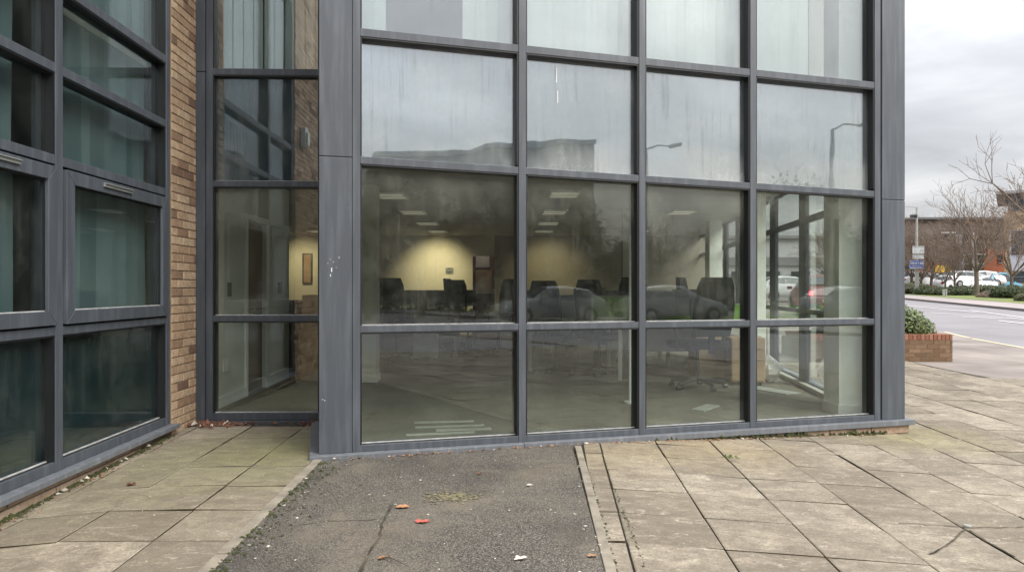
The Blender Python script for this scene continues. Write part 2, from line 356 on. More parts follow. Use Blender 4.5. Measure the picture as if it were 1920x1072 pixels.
M['wall_cream'] = simple('cream_wall_paint', (0.62, 0.58, 0.46), 0.85, var=0.05, scale=1)
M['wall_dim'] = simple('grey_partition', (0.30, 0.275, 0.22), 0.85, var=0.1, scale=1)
M['ceil'] = simple('ceiling_tile', (0.36, 0.36, 0.32), 0.9, var=0.08, scale=2)
M['white'] = simple('white_paint', (0.72, 0.73, 0.70), 0.6, var=0.05)
M['mint'] = simple('pale_column_paint', (0.82, 0.86, 0.80), 0.8, var=0.03)
M['door'] = simple('brown_veneer_door', (0.15, 0.105, 0.065), 0.5, var=0.15, scale=4)
M['woodbeige'] = simple('beech_laminate', (0.40, 0.29, 0.18), 0.5, var=0.12, scale=5)
M['desk'] = simple('pale_grey_laminate', (0.45, 0.45, 0.40), 0.5, var=0.06)
M['black'] = simple('black_fabric', (0.032, 0.036, 0.038), 0.85, var=0.2)
M['blackp'] = simple('black_plastic', (0.035, 0.038, 0.04), 0.35)
M['navy'] = simple('dark_blue_fabric', (0.015, 0.022, 0.045), 0.85)
M['greyp'] = simple('grey_plastic', (0.20, 0.21, 0.20), 0.5)
M['steel'] = simple('brushed_steel', (0.45, 0.45, 0.44), 0.35, 0.8)
M['green'] = simple('lime_green_screen_fabric', (0.12, 0.25, 0.04), 0.85)
M['paper'] = simple('white_paper', (0.75, 0.76, 0.72), 0.8, var=0.05)
M['bagp'] = simple('crumpled_white_plastic', (0.75, 0.76, 0.74), 0.4, bump=1.0, scale=8)
M['lamp_panel'] = simple('lit_ceiling_diffuser', (0.8, 0.8, 0.7), 0.6, emit=(1.0, 0.9, 0.68), es=0.08)
M['red_lit'] = simple('red_lit_wall_tone', (0.10, 0.04, 0.045), 0.6)  # the corridor's red light is put into this wall colour
M['card'] = simple('brown_cardboard', (0.30, 0.20, 0.12), 0.85, var=0.12, scale=5)
M['conc'] = simple('galvanised_pole', (0.36, 0.36, 0.33), 0.55, 0.3)
M['car_white'] = simple('white_car_paint', (0.74, 0.75, 0.76), 0.25, var=0.02)
M['car_silver'] = simple('silver_car_paint', (0.26, 0.27, 0.27), 0.3, 0.2, var=0.02)
M['car_dark'] = simple('charcoal_car_paint', (0.05, 0.055, 0.06), 0.22, var=0.02)
M['car_blue'] = simple('light_blue_van_paint', (0.13, 0.30, 0.40), 0.3, var=0.02)
M['car_red'] = simple('dark_red_car_paint', (0.16, 0.03, 0.03), 0.25, var=0.02)
M['tyre'] = simple('tyre_rubber', (0.02, 0.02, 0.02), 0.85)
M['taillit'] = simple('lit_tail_lamp', (0.5, 0.02, 0.03), 0.4, emit=(1, 0.05, 0.08), es=2.0)
M['taillens'] = simple('red_lens', (0.35, 0.02, 0.02), 0.25)
M['headlens'] = simple('clear_lens', (0.7, 0.72, 0.75), 0.15)
M['terra'] = simple('terracotta_cladding', (0.40, 0.135, 0.07), 0.85, var=0.08, scale=0.3)
M['yellowbrick'] = simple('yellow_brick_wall', (0.42, 0.30, 0.18), 0.9, var=0.12, scale=0.8)
M['bldg_brown'] = simple('brown_clad_wall', (0.15, 0.125, 0.105), 0.8, var=0.15, scale=0.25)
M['bldg_grey'] = simple('grey_clad_panel', (0.30, 0.30, 0.30), 0.6, var=0.08, scale=0.3)
M['bldg_silver'] = simple('silver_clad_panel', (0.42, 0.43, 0.48), 0.5, var=0.05, scale=0.3)
M['bldg_glass'] = simple('dark_facade_glass', (0.045, 0.055, 0.06), 0.12, var=0.25, scale=0.4)
M['bldg_roof'] = simple('grey_roof_sheet', (0.12, 0.125, 0.13), 0.6, var=0.08, scale=0.3)
M['bldg_white'] = simple('white_facade_frame', (0.66, 0.66, 0.67), 0.5)
M['sign_blue'] = simple('blue_sign_face', (0.035, 0.14, 0.55), 0.45, var=0.03)
M['sign_back'] = simple('grey_sign_back', (0.50, 0.52, 0.54), 0.45, var=0.03)
M['sign_yellow'] = simple('yellow_sign_face', (0.80, 0.50, 0.02), 0.5, var=0.03)
M['sign_pink'] = simple('faded_red_sign', (0.55, 0.25, 0.25), 0.6)
M['postcream'] = simple('cream_post_paint', (0.50, 0.44, 0.26), 0.7)
M['far_dark'] = simple('dark_grey_cladding', (0.075, 0.085, 0.095), 0.7, var=0.1, scale=0.3)
# ---------------- office building ----------------
P0 = Vector((-1.138, 5.19, 0))
FF = Fr(P0, (0.9641, 0.2656, 0), (0.2656, -0.9641, 0))
WF = Fr((-2.75, 0, 0), (-0.03, 1, 0), (1, 0.03, 0))
RF = Fr((-2.944, 6.47, 0), (1, 0.03, 0), (0.03, -1, 0))
SF = Fr((2.83, 0, 0), (0.13, 1, 0), (1, -0.13, 0))
_n = gh
def gh(x, y):
    z = _n(x, y)
    if x < -2.2 and y < 6: z -= 0.05*min(1, (-2.2-x)/0.5)*min(1, (6-y)/2)
    return z
B = empty('office_building', (0, 8, 0), 'grey metal framed glass office building with vertical blinds and a buff brick pier', 'building')
def part(name, mat, fn, parent=None, bevel=0, smooth=False):
    mb = MB(); fn(mb); return mb.build(name, mat, parent or B, bevel=bevel, smooth=smooth)
def bx(name, mat, fr, s0, s1, t0, t1, z0, z1, parent=None, bevel=0.002, t=0.5):
    return part(name, mat, lambda m: m.fbox(fr, s0, s1, t0, t1, z0, z1, t), parent, bevel)
def cell(fr, s0, s1, z0, z1, tg, mat, back=None, tb=-0.14, gk=0.012, bead=True):
    """glass pane with black gasket reveal and a bottom bead, caught light painted into its pale tone"""
    a = z0 if isinstance(z0, tuple) else (z0, z0); b = z1 if isinstance(z1, tuple) else (z1, z1)
    g = bx('glass_pane', mat, fr, s0, s1, tg-0.012, tg, a, b, bevel=0)
    def gs(m):
        m.fbox(fr, s0, s0+gk, tg+0.001, -0.004, a, b); m.fbox(fr, s1-gk, s1, tg+0.001, -0.004, a, b)
        m.fbox(fr, s0+gk, s1-gk, tg+0.001, -0.004, (b[0]-gk, b[1]-gk), b)
    part('gasket', M['gasket'], gs, g)
    if bead:
        bx('glazing_bead', M['bead'], fr, s0+gk, s1-gk, tg+0.001, tg+0.014, a, (a[0]+0.007, a[1]+0.007), g, 0)
    if back is not None:
        bx('backing_panel', back, fr, s0-0.02, s1+0.02, tb-0.02, tb, (a[0]-0.03, a[1]-0.03), (b[0]+0.03, b[1]+0.03), bevel=0)
    return g
def caps(fr, s0, s1, z0, z1, dep=0.10, mat='frame'):
    """mullion: painted cap in front of a black body"""
    m_ = bx('mullion', M[mat], fr, s0, s1, -0.02, 0.004, z0, z1, bevel=0.003)
    bx('mullion_body', M['gasket'], fr, s0+0.002, s1-0.002, -dep, -0.0205, z0, z1, m_, 0)
    bx('inner_mullion', M['frame_dark'], fr, s0+0.004, s1-0.004, -dep-0.06, -dep-0.001, z0, z1, m_, 0)
def trans(fr, s0, s1, z0, z1, dep=0.10, mat='frame'):
    a = z0 if isinstance(z0, tuple) else (z0, z0); b = z1 if isinstance(z1, tuple) else (z1, z1)
    m_ = bx('transom', M[mat], fr, s0, s1, -0.022, 0.0, a, b, bevel=0.003)
    q = 0.003
    bx('transom_body', M['gasket'], fr, s0, s1, -dep, -0.0225, (a[0]+q, a[1]+q), (b[0]-q, b[1]-q), m_, 0)
    bx('inner_transom', M['frame_dark'], fr, s0, s1, -dep-0.055, -dep-0.001, (a[0]+q, a[1]+q), (b[0]-q, b[1]-q), m_, 0)
HT = 6.6
T2 = lambda s: 2.178-0.0185*s
T1 = lambda s: 3.13-0.008*s
mull = [(-0.052, 0.005), (1.235, 1.295), (2.278, 2.336), (3.338, 3.398), (4.655, 4.718)]
for a, b in mull: caps(FF, a, b, 0.03, HT)
for i in range(4):
    s0, s1 = mull[i][1], mull[i+1][0]
    trans(FF, s0, s1, 0.03, 0.078)
    trans(FF, s0, s1, 0.918, 0.968)
    trans(FF, s0, s1, (T2(s0), T2(s1)), (T2(s0)+0.055, T2(s1)+0.055))
    trans(FF, s0, s1, (T1(s0), T1(s1)), (T1(s0)+0.06, T1(s1)+0.06))
    trans(FF, s0, s1, 5.2, 5.26)
    cell(FF, s0, s1, 0.078, 0.918, -0.07, M['glass_low'])
    cell(FF, s0, s1, 0.968, (T2(s0), T2(s1)), -0.07, M['glass'])
    cell(FF, s0, s1, (T2(s0)+0.055, T2(s1)+0.055), (T1(s0), T1(s1)), -0.07, M['glass_span'], M['span_back'], -0.088)
    cell(FF, s0, s1, (T1(s0)+0.06, T1(s1)+0.06), 5.2, -0.07, M['glass_top'])
    cell(FF, s0, s1, 5.26, HT-0.05, -0.07, M['glass_span'], M['span_back'], -0.088)
# corner columns (two clad halves with a seam)
def col_half(fr, s0, s1, t0, seam, mat='frame'):
    c = bx('corner_column', M[mat], fr, s0, s1, t0, 0.006, 0.03, seam-0.003, bevel=0.004)
    bx('seam', M['gasket'], fr, s0+0.004, s1-0.004, t0+0.01, 0.001, seam-0.003, seam+0.003, c, 0)
    bx('corner_column', M[mat], fr, s0, s1, t0, 0.006, seam+0.003, HT, bevel=0.004)
col_half(FF, -0.292, -0.055, -0.26, 2.22)
col_half(FF, 4.735, 4.995, -0.12, 2.07)
bx('corner_column', M['gasket'], FF, 4.719, 4.735, -0.1, -0.004, 0.03, HT, bevel=0)
# sill
bx('window_sill', M['sill'], FF, -0.36, 1.262, -0.05, 0.062, -0.012, 0.029, bevel=0.004)
bx('window_sill', M['sill'], FF, 1.265, 5.06, -0.05, 0.060, (-0.018, -0.022), 0.029, bevel=0.004)
bx('window_sill', M['sill'], FF, -0.36, -0.293, -1.35, -0.051, -0.012, 0.029, bevel=0.004)
def bricks(mb, fr, s0, s1, t1, z0, z1, depth=0.05, L=0.215, H=0.065, j=0.010, soldier=False, jit=0.0015, off=0):
    if soldier:
        s = s0
        while s < s1-0.01:
            e = min(s+H, s1); d = random.uniform(0, jit); mb.fbox(fr, s, e, t1-depth, t1+d, z0, z1, random.random()); s = e+j
        return
    z = z0; r = off
    while z < z1-0.01:
        zz = min(z+H, z1); s = s0-(0.1125 if r % 2 else 0)
        while s < s1-0.005:
            a = max(s, s0); e = min(s+L, s1); d = random.uniform(-jit, jit)
            if e-a > 0.02: mb.fbox(fr, a, e, t1-depth, t1+d, z, zz, random.random())
            s += L+j
        z = zz+j; r += 1
# low brick plinth under the sill
def pl(m): bricks(m, FF, 0.55, 5.02, 0.025, -0.245, -0.030, L=0.44)
pp = part('brick_plinth', M['brick_plinth'], pl)
bx('mortar_bed', M['mortar_dark'], FF, 0.5, 5.018, -0.24, 0.018, -0.3, -0.024, pp, 0)
bx('foundation', M['mortar_dark'], FF, -0.33, 0.5, -0.24, 0.02, -0.3, -0.013, pp, 0)
# return wall of the recess
bx('return_wall', M['frame'], FF, -0.292, -0.20, -1.42, -0.261, 0.03, HT, bevel=0.003)
# side glazing wall of the big room
sw = [(6.75, 7.70), (8.72, 9.02), (10.25, 10.60), (11.6, 11.95), (13.0, 13.35), (14.3, 14.7), (15.6, 16.0), (17.0, 17.3), (18.6, 19.1)]
for a, b in sw: bx('side_mullion', M['frame_dark'], SF, a, b, -0.29, -0.25, 0.03, HT, bevel=0)
for i in range(len(sw)-1):
    s0, s1 = sw[i][1], sw[i+1][0]
    for z0, z1 in ((0.03, 0.09), (0.93, 0.985), (2.06, 2.14), (2.55, 3.12), (5.2, 5.26)):
        bx('side_transom', M['frame_dark'], SF, s0, s1, -0.288, -0.252, z0, z1, bevel=0)
    for z0, z1 in ((0.09, 0.93), (0.985, 2.06), (2.14, 2.55), (3.12, 5.2), (5.26, HT-0.05)):
        bx('glass_pane', M['glass_side'], SF, s0, s1, -0.262, -0.256, z0, z1, bevel=0)
bx('side_sill', M['desk'], SF, 6.9, 19.0, -0.37, -0.291, 0.03, 0.075, bevel=0)
bx('window_sill', M['sill'], SF, 6.6, 19.1, -0.18, 0.02, -0.02, 0.029, bevel=0)
bx('brick_plinth', M['brick_plinth'], SF, 6.56, 19.1, -0.25, -0.02, -0.3, -0.021, bevel=0)
# ---- left wing ----
wm = [(3.38, 3.45), (4.39, 4.463), (5.885, 5.955)]
for a, b in wm: caps(WF, a, b, 0.09, HT, 0.09)
for i in range(2):
    s0, s1 = wm[i][1], wm[i+1][0]
    for z0, z1 in ((0.09, 0.155), (0.95, 1.005), (2.03, 2.09), (2.61, 2.67), (3.15, 3.215), (5.2, 5.26)):
        trans(WF, s0, s1, z0, z1, 0.09)
    cell(WF, s0, s1, 0.155, 0.95, -0.06, M['glass_wing'], M['span_wing'], -0.09, bead=True)
    cell(WF, s0, s1, 2.09, 2.61, -0.06, M['glass_wing']); cell(WF, s0, s1, 2.67, 3.15, -0.06, M['glass_wing'])
    cell(WF, s0, s1, 3.215, 5.2, -0.06, M['glass_wing']); cell(WF, s0, s1, 5.26, HT-0.05, -0.06, M['glass_wing'], M['span_wing'], -0.09)
    # opening casement: four mitred rails, pane, handle
    a, b, z0, z1, w = s0+0.012, s1-0.012, 1.018, 2.012, 0.088
    def cas(m):
        P = WF.p; to, ti = 0.022, -0.03
        o = [(a, z0), (b, z0), (b, z1), (a, z1)]; i_ = [(a+w, z0+w), (b-w, z0+w), (b-w, z1-w), (a+w, z1-w)]
        for k in range(4):
            k2 = (k+1) % 4; e = 0.0012
            def sh(p, q, f): return (p[0]+(q[0]-p[0])*f, p[1]+(q[1]-p[1])*f)
            c = [sh(o[k], o[k2], e), sh(o[k2], o[k], e), sh(i_[k2], i_[k], e), sh(i_[k], i_[k2], e)]
            m.hexa([P(s, ti, z) for s, z in c]+[P(s, to, z) for s, z in c])
    cw = part('casement_window', M['frame'], cas, bevel=0.0025)
    bx('glass_pane', M['glass_wing'], WF, a+w, b-w, -0.022, -0.012, z0+w, z1-w, cw, 0)
    def cg(m):
        for q in ((a+w, a+w+.01, z0+w, z1-w), (b-w-.01, b-w, z0+w, z1-w), (a+w+.01, b-w-.01, z1-w-.012, z1-w)): m.fbox(WF, q[0], q[1], -0.0115, 0.0, q[2], q[3])
    part('gasket', M['gasket'], cg, cw)
    bx('glazing_bead', M['bead'], WF, a+w+.01, b-w-.01, -0.0115, 0.004, z0+w, z0+w+0.006, cw, 0)
    mid = (a+b)/2-0.09
    def hd(m):
        m.fbox(WF, mid-0.19, mid+0.19, 0.0225, 0.036, z1-0.050, z1-0.022); m.fbox(WF, mid-0.19, mid+0.19, 0.036, 0.046, z1-0.030, z1-0.022)
    part('handle', M['greyp'], hd, cw, 0.002)
    bx('frame_rebate', M['gasket'], WF, s0, s1, -0.09, -0.04, 1.005, 1.03, cw, 0); bx('frame_rebate', M['gasket'], WF, s0, s1, -0.09, -0.04, 2.0, 2.03, cw, 0)
    # blinds behind
    def bl(m):
        s = s0+0.02+(0.0 if i else 0.0); e = s1-0.02 if i else s1-0.13
        while s < e:
            for z0, z1 in ((1.02, 2.06), (2.1, 3.12), (3.22, 5.15)):
                t_ = random.uniform(-0.012, 0.012)
                P = WF.p; w_ = 0.096
                m.hexa([P(s, -0.20+t_, z0), P(s+w_, -0.185+t_, z0), P(s+w_, -0.187+t_, z0), P(s, -0.202+t_, z0), P(s, -0.20, z1), P(s+w_, -0.185, z1), P(s+w_, -0.187, z1), P(s, -0.202, z1)], random.random())
            s += 0.101
    part('vertical_blind', M['blind_dark'], bl)
bx('window_sill', M['sill'], WF, 3.40, 5.99, -0.05, 0.075, 0.052, 0.089, bevel=0.004)
def pier(m):
    bricks(m, WF, 5.958, 6.44, 0.018, -0.02, HT, L=0.215)
pr = part('brick_pier', M['brick'], pier, bevel=0.003)
bx('mortar_bed', M['mortar'], WF, 5.956, 6.45, -0.2, 0.012, -0.1, HT, pr, 0)
def pier2(m): bricks(m, WF, -2.6, 3.378, 0.018, -0.15, HT)
pr = part('brick_wall', M['brick'], pier2)
bx('mortar_bed', M['mortar'], WF, -2.6, 3.378, -0.2, 0.012, -0.2, HT, pr, 0)
def wp(m): bricks(m, WF, 3.38, 5.955, 0.008, -0.22, 0.05, L=0.33, jit=0.003)
pr = part('brick_plinth', M['brick_plinth'], wp, bevel=0.004)
bx('mortar_bed', M['mortar_dark'], WF, 3.38, 5.955, -0.15, 0.0, -0.25, 0.05, pr, 0)
# wing room shell
def shell(m):
    m.fbox(WF, 3.0, 6.4, -2.3, -2.2, -0.1, HT); m.fbox(WF, 3.0, 3.1, -2.2, -0.1, -0.1, HT); m.fbox(WF, 6.3, 6.45, -2.2, -0.21, -0.1, HT)
    m.fbox(WF, 3.1, 6.3, -2.2, -0.21, 3.14, 3.19)
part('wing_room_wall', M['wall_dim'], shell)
bx('wing_room_floor', M['carpet'], WF, 3.1, 6.3, -2.2, -0.1, -0.05, 0.02, bevel=0)
bx('wing_roof', M['bldg_roof'], WF, -2.6, 6.5, -4.0, 0.05, HT, HT+0.2, bevel=0)
# ---- recess glazing ----
RW = 1.17
bx('recess_jamb', M['frame_dark'], RF, 0.012, 0.095, -0.03, 0.03, 0.02, 3.25, bevel=0.003)
bx('recess_jamb', M['frame_dark'], RF, 0.012, 0.095, -0.03, 0.03, 3.256, HT, bevel=0.003)
caps(RF, 0.098, 0.158, 0.02, HT, 0.09, 'frame_dark'); caps(RF, RW-0.03, RW+0.03, 0.02, HT, 0.09, 'frame_dark')
s0, s1 = 0.158, RW-0.03
for z0, z1 in ((0.02, 0.085), (0.94, 0.995), (2.195, 2.25), (3.235, 3.295), (5.2, 5.26)): trans(RF, s0, s1, z0, z1, 0.09, 'frame_dark')
cell(RF, s0, s1, 0.085, 0.94, -0.05, M['glass_low']); cell(RF, s0, s1, 0.995, 2.195, -0.05, M['glass'])
cell(RF, s0, s1, 2.25, 3.235, -0.05, M['glass_recess'], M['span_wing'], -0.075); cell(RF, s0, s1, 3.295, 5.2, -0.05, M['glass_top'])
cell(RF, s0, s1, 5.26, HT-0.05, -0.05, M['glass_recess'], M['span_wing'], -0.075)
bx('window_sill', M['frame_dark'], RF, 0.01, RW+0.02, -0.05, 0.055, -0.018, 0.019, bevel=0.003)
bx('foundation', M['mortar_dark'], RF, 0.0, RW, -0.1, 0.02, -0.2, -0.02, bevel=0)
# ---- blinds of the upper storey ----
def blind_run(fr, a, b, z0, z1, t0, mat, n='vertical_blind'):
    def f(m):
        s = a
        while s < b:
            P = fr.p; w_ = 0.094; q = random.uniform(0.018, 0.035)
            m.hexa([P(s, t0, z0), P(s+w_, t0+q, z0), P(s+w_, t0+q-.002, z0), P(s, t0-.002, z0), P(s, t0, z1), P(s+w_, t0+q, z1), P(s+w_, t0+q-.002, z1), P(s, t0-.002, z1)], random.random())
            s += 0.0985
    part(n, mat, f)
for a, b in ((0.02, 0.16), (0.83, 1.22), (1.30, 2.26), (2.35, 3.32), (3.42, 4.05)): blind_run(FF, a, b, 3.10, 5.15, -0.24, M['blind'])
blind_run(RF, 0.17, 1.1, 3.26, 5.15, -0.22, M['blind'])
# ---- room shells ----
def poly(mb, pts, z0, z1):
    n = len(pts); v = [(x, y, z0) for x, y in pts]+[(x, y, z1) for x, y in pts]
    fs = [tuple(range(n-1, -1, -1)), tuple(range(n, 2*n))]+[(k, (k+1) % n, n+(k+1) % n, n+k) for k in range(n)]
    mb.idx(v, fs)
fl = FF.p(-0.2, -0.17, 0); fr_ = FF.p(4.9, -0.17, 0)
room = [(-3.1, 6.66), (-1.84, 6.68), (fl.x, fl.y), (fr_.x, fr_.y), (2.58+0.13*19, 19), (-7, 19), (-7, 9.7), (-3.1, 9.7)]
part('carpet_floor', M['carpet'], lambda m: poly(m, room, -0.04, 0.02))
room2 = [(-6.6, 6.72), (-1.84, 6.76), (fl.x, fl.y), (fr_.x, fr_.y), (2.60+0.13*19, 19), (-7, 19)]
part('ceiling', M['ceil'], lambda m: poly(m, room2, 2.6, 2.64))
part('upper_floor', M['carpet'], lambda m: poly(m, room2, 3.0, 3.06))
part('roof', M['bldg_roof'], lambda m: poly(m, [(-6.9, 6.45), (-1.80, 6.45), (-1.42, 5.1), (3.7, 6.5), (5.3, 19.1), (-7.1, 19.1)], HT, HT+0.25))
def upper_wall(m):
    m.box(-7, 5.0, 9.0, 9.1, 3.06, HT); m.box(-3.3, -3.2, 6.6, 9.0, 3.06, HT)
part('upper_room_wall', M['wall_white'], upper_wall)
part('ceiling_tile_field', M['ceil'], lambda m: poly(m, [(-3.2, 6.72), (-1.84, 6.74), (fl.x, fl.y), (fr_.x, fr_.y), (3.9, 9.0), (-3.2, 9.0)], 5.3, 5.34))
# ground-floor back wall with a doorway into a red-lit corridor
bw = 18.0
def bwf(m):
    m.box(-7, -1.02, bw, bw+0.12, 0, 2.6); m.box(-1.02, -0.45, bw, bw+0.12, 2.08, 2.6)
part('back_wall', M['wall_cream'], bwf)
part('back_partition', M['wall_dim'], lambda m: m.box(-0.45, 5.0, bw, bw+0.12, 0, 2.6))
part('corridor_wall', M['red_lit'], lambda m: m.box(-1.6, 0.2, bw+1.2, bw+1.3, 0, 2.6))
part('outer_wall', M['bldg_grey'], lambda m: (m.box(-7.1, 5.3, 19.4, 19.5, -0.1, HT), m.box(-7.12, -7.0, 6.3, 19.4, -0.1, HT)))
# left partition seen through the recess, with a door
PFx = Fr((-2.76, 0, 0), (-0.035, 1, 0), (1, 0.035, 0))
def lp(m):
    m.fbox(PFx, 6.56, 7.97, -0.12, 0, 0.02, 2.6); m.fbox(PFx, 8.64, 9.62, -0.12, 0, 0.02, 2.6); m.fbox(PFx, 7.97, 8.64, -0.12, 0, 2.05, 2.6)
part('partition_wall', M['wall_white'], lp)
def sk(m):
    m.fbox(PFx, 6.56, 7.90, 0.001, 0.016, 0.02, 0.13); m.fbox(PFx, 8.71, 9.62, 0.001, 0.016, 0.02, 0.13)
part('skirting_board', M['white'], sk)
dr = bx('interior_door', M['door'], PFx, 8.0, 8.61, -0.07, -0.03, 0.03, 2.02, bevel=0)
def dfm(m):
    m.fbox(PFx, 7.90, 7.969, 0.001, 0.02, 0.02, 2.10); m.fbox(PFx, 8.641, 8.71, 0.001, 0.02, 0.02, 2.10); m.fbox(PFx, 7.969, 8.641, 0.001, 0.02, 2.03, 2.10)
part('door_frame', M['white'], dfm, dr)
part('door_handle', M['steel'], lambda m: (m.tube(PFx.p(8.07, -0.03, 1.0), PFx.p(8.07, 0.03, 1.0), 0.01), m.tube(PFx.p(8.07, 0.03, 1.0), PFx.p(8.19, 0.03, 1.0), 0.009)), dr)
bx('light_switch', M['blackp'], PFx, 7.38, 7.47, 0.001, 0.012, 1.16, 1.31)
bx('keypad', M['blackp'], PFx, 9.14, 9.24, 0.001, 0.03, 1.18, 1.33)
bx('wall_socket', M['white'], PFx, 7.25, 7.39, 0.001, 0.012, 0.38, 0.50)
part('room_divider_wall', M['wall_cream'], lambda m: m.box(-7, -3.12, 9.63, 9.73, 0.02, 2.6))
# inner columns
def colm(x0, x1, y0, y1, name='inner_column', mat='mint'):
    part(name, M[mat], lambda m: m.box(x0, x1, y0, y1, 0.02, 2.6))
    part('skirting_board', M['white'], lambda m: m.box(x0-0.012, x1+0.012, y0-0.012, y1+0.012, 0.02, 0.12))
colm(3.16, 3.43, 6.72, 7.05)
colm(3.44, 3.56, 9.75, 10.2); colm(3.95, 4.2, 13.9, 14.2); colm(1.90, 2.05, 11.9, 12.1, mat='wall_white')
colm(-2.02, -1.78, 9.1, 9.35, mat='wall_white')
part('inner_column', M['mint'], lambda m: m.box(3.16, 3.43, 6.72, 7.05, 3.06, HT-0.1))
# ceiling lights
for x, y in ((-1.75, 10.1), (-1.75, 12.3), (-1.75, 14.4), (-1.75, 16.4), (0.75, 9.95), (0.75, 12.3), (0.75, 14.4), (0.75, 16.4), (-4.6, 12.3), (-4.6, 16.4), (3.0, 12.3), (3.0, 16.4)):
    p_ = part('ceiling_light', M['white'], lambda m: (m.box(x-.21, x-.19, y-.31, y+.31, 2.575, 2.599), m.box(x+.19, x+.21, y-.31, y+.31, 2.575, 2.599), m.box(x-.19, x+.19, y-.31, y-.285, 2.575, 2.599), m.box(x-.19, x+.19, y+.285, y+.31, 2.575, 2.599), m.box(x-.19, x+.19, y-.006, y+.006, 2.572, 2.599)))
    part('diffuser', M['lamp_panel'], lambda m: (m.box(x-.189, x+.189, y-.284, y-.008, 2.584, 2.597), m.box(x-.189, x+.189, y+.008, y+.284, 2.584, 2.597)), p_)
def spot(name, loc, to, e, ang, blend=0.35, col=(1, 0.84, 0.52)):
    l = bpy.data.lights.new(name, 'SPOT'); l.energy = e; l.spot_size = R(ang); l.spot_blend = blend; l.color = col; l.shadow_soft_size = 0.04
    o = bpy.data.objects.new(name, l); S.collection.objects.link(o); o.location = loc
    o.rotation_euler = (Vector(to)-Vector(loc)).to_track_quat('-Z', 'Y').to_euler()
    d = part('downlight', M['white'], lambda m: m.tube((loc[0], loc[1], 2.585), (loc[0], loc[1], 2.6), 0.06, n=16))
spot('wall_washer', (-1.93, 16.75, 2.5), (-1.93, 18.0, 1.45), 62, 92, 1.0)
spot('wall_washer', (0.95, 16.75, 2.5), (0.95, 18.0, 1.45), 26, 95, 1.0)
spot('wall_washer', (-5.35, 16.75, 2.5), (-5.35, 18.0, 1.4), 32, 95, 1.0)
spot('corridor_lamp', (-0.8, 18.6, 2.57), (-0.7, 19.1, 1.0), 4, 110, 0.5, (1, 0.75, 0.6))
# wall notice
n_ = MB(); n_.box(-1.72, -1.52, bw-0.02, bw-0.002, 1.62, 1.78); nt_ = n_.build('wall_notice', M['greyp'], origin=(-1.62, bw-0.01, 1.62))
tag(nt_, 'small dark notice fixed to the warmly lit cream wall', 'notice')
n_ = MB()
for k, (a, b, z) in enumerate(((-1.66, -1.58, 1.735), (-1.70, -1.65, 1.68), (-1.62, -1.60, 1.67), (-1.59, -1.54, 1.68), (-1.68, -1.56, 1.65))): n_.box(a, b, bw-0.024, bw-0.0205, z, z+0.018)
n_.build('notice_lettering', M['blackp'], nt_)

# chips, scratches and dried streaks
rs = random.Random(8)
def fl(m):
    for s, z, w, h in ((-.205, 1.37, .010, .03), (-.212, 1.335, .007, .018), (-.19, 1.44, .005, .006), (-.15, 1.47, .005, .012), (-.23, 1.43, .005, .005), (-.17, 1.40, .004, .005), (-.215, 1.46, .006, .004), (-.27, .43, .012, .004), (-.255, .422, .012, .004)):
        m.fbox(FF, s, s+w*.7, 0.0055, 0.0072, z, z+h)
part('paint_chip', M['white'], fl)
def st(m):
    m.fbox(FF, 1.572, 1.579, -0.0695, -0.068, 2.94, 3.05); m.fbox(FF, 1.583, 1.589, -0.0695, -0.068, 2.76, 2.86); m.fbox(FF, 1.570, 1.580, -0.0695, -0.068, 2.925, 2.945)
part('dried_streak', M['white'], st)
wl_ = empty('wall_light', WF.p(3.02, 0.02, 3.28), 'small white bulkhead light on the brick wing, mirrored in the recessed pane', 'wall light')
mb = MB(); mb.fbox(WF, 2.94, 3.10, 0.021, 0.09, 3.28, 3.55); mb.build('housing', M['white'], wl_, bevel=.01)
mb = MB(); mb.fbox(WF, 2.96, 3.08, 0.091, 0.12, 3.30, 3.48); mb.build('lens', M['mint'], wl_, bevel=.01)
# ---------------- office furniture ----------------
def mk(root, name, mat, fn, bevel=0, smooth=False, parent=None):
    mb = MB(); fn(mb); return mb.build(name, mat, parent or root, bevel=bevel, smooth=smooth)
def make_chair(mat='black'):
    r = empty('office_chair', (0, 0, 0))
    mk(r, 'seat', M[mat], lambda m: m.box(-.24, .24, -.24, .24, .44, .53), 0.03)
    def bk(m):
        rings = []
        for k in range(7):
            z = 0.58+k*0.105; w = 0.235-0.012*abs(k-2.5)-(0.03 if k == 6 else 0); y = 0.23+0.03*k*0.5
            rings.append([(-w, y, z), (-w*.5, y+.03, z), (w*.5, y+.03, z), (w, y, z), (w, y+.06, z), (-w, y+.06, z)])
        m.loft(rings)
    mk(r, 'backrest', M[mat], bk, 0.01)
    mk(r, 'back_bracket', M['blackp'], lambda m: m.obox((0, .26, .52), (.03, 0, 0), (0, .012, 0), (0, 0, .12)))
    mk(r, 'gas_column', M['blackp'], lambda m: (m.tube((0, 0, .1), (0, 0, .3), .03), m.tube((0, 0, .3), (0, 0, .44), .018)))
    for k in range(5):
        a = k*2*math.pi/5+.3; d = Vector((math.cos(a), math.sin(a), 0))
        l = mk(r, 'leg', M['blackp'], lambda m: m.tube(Vector((0, 0, .11)), d*.29+Vector((0, 0, .07)), .028, .018, 6))
        mk(r, 'caster', M['blackp'], lambda m: m.tube(d*.29+Vector((-.022, 0, .027)), d*.29+Vector((.022, 0, .027)), .027, n=10), parent=l)
    for s in (-1, 1):
        mk(r, 'armrest', M['blackp'], lambda m: (m.tube((s*.27, .05, .46), (s*.29, .05, .66), .014, n=6), m.box(s*.29-.035, s*.29+.035, -.14, .14, .66, .69)))
    return r
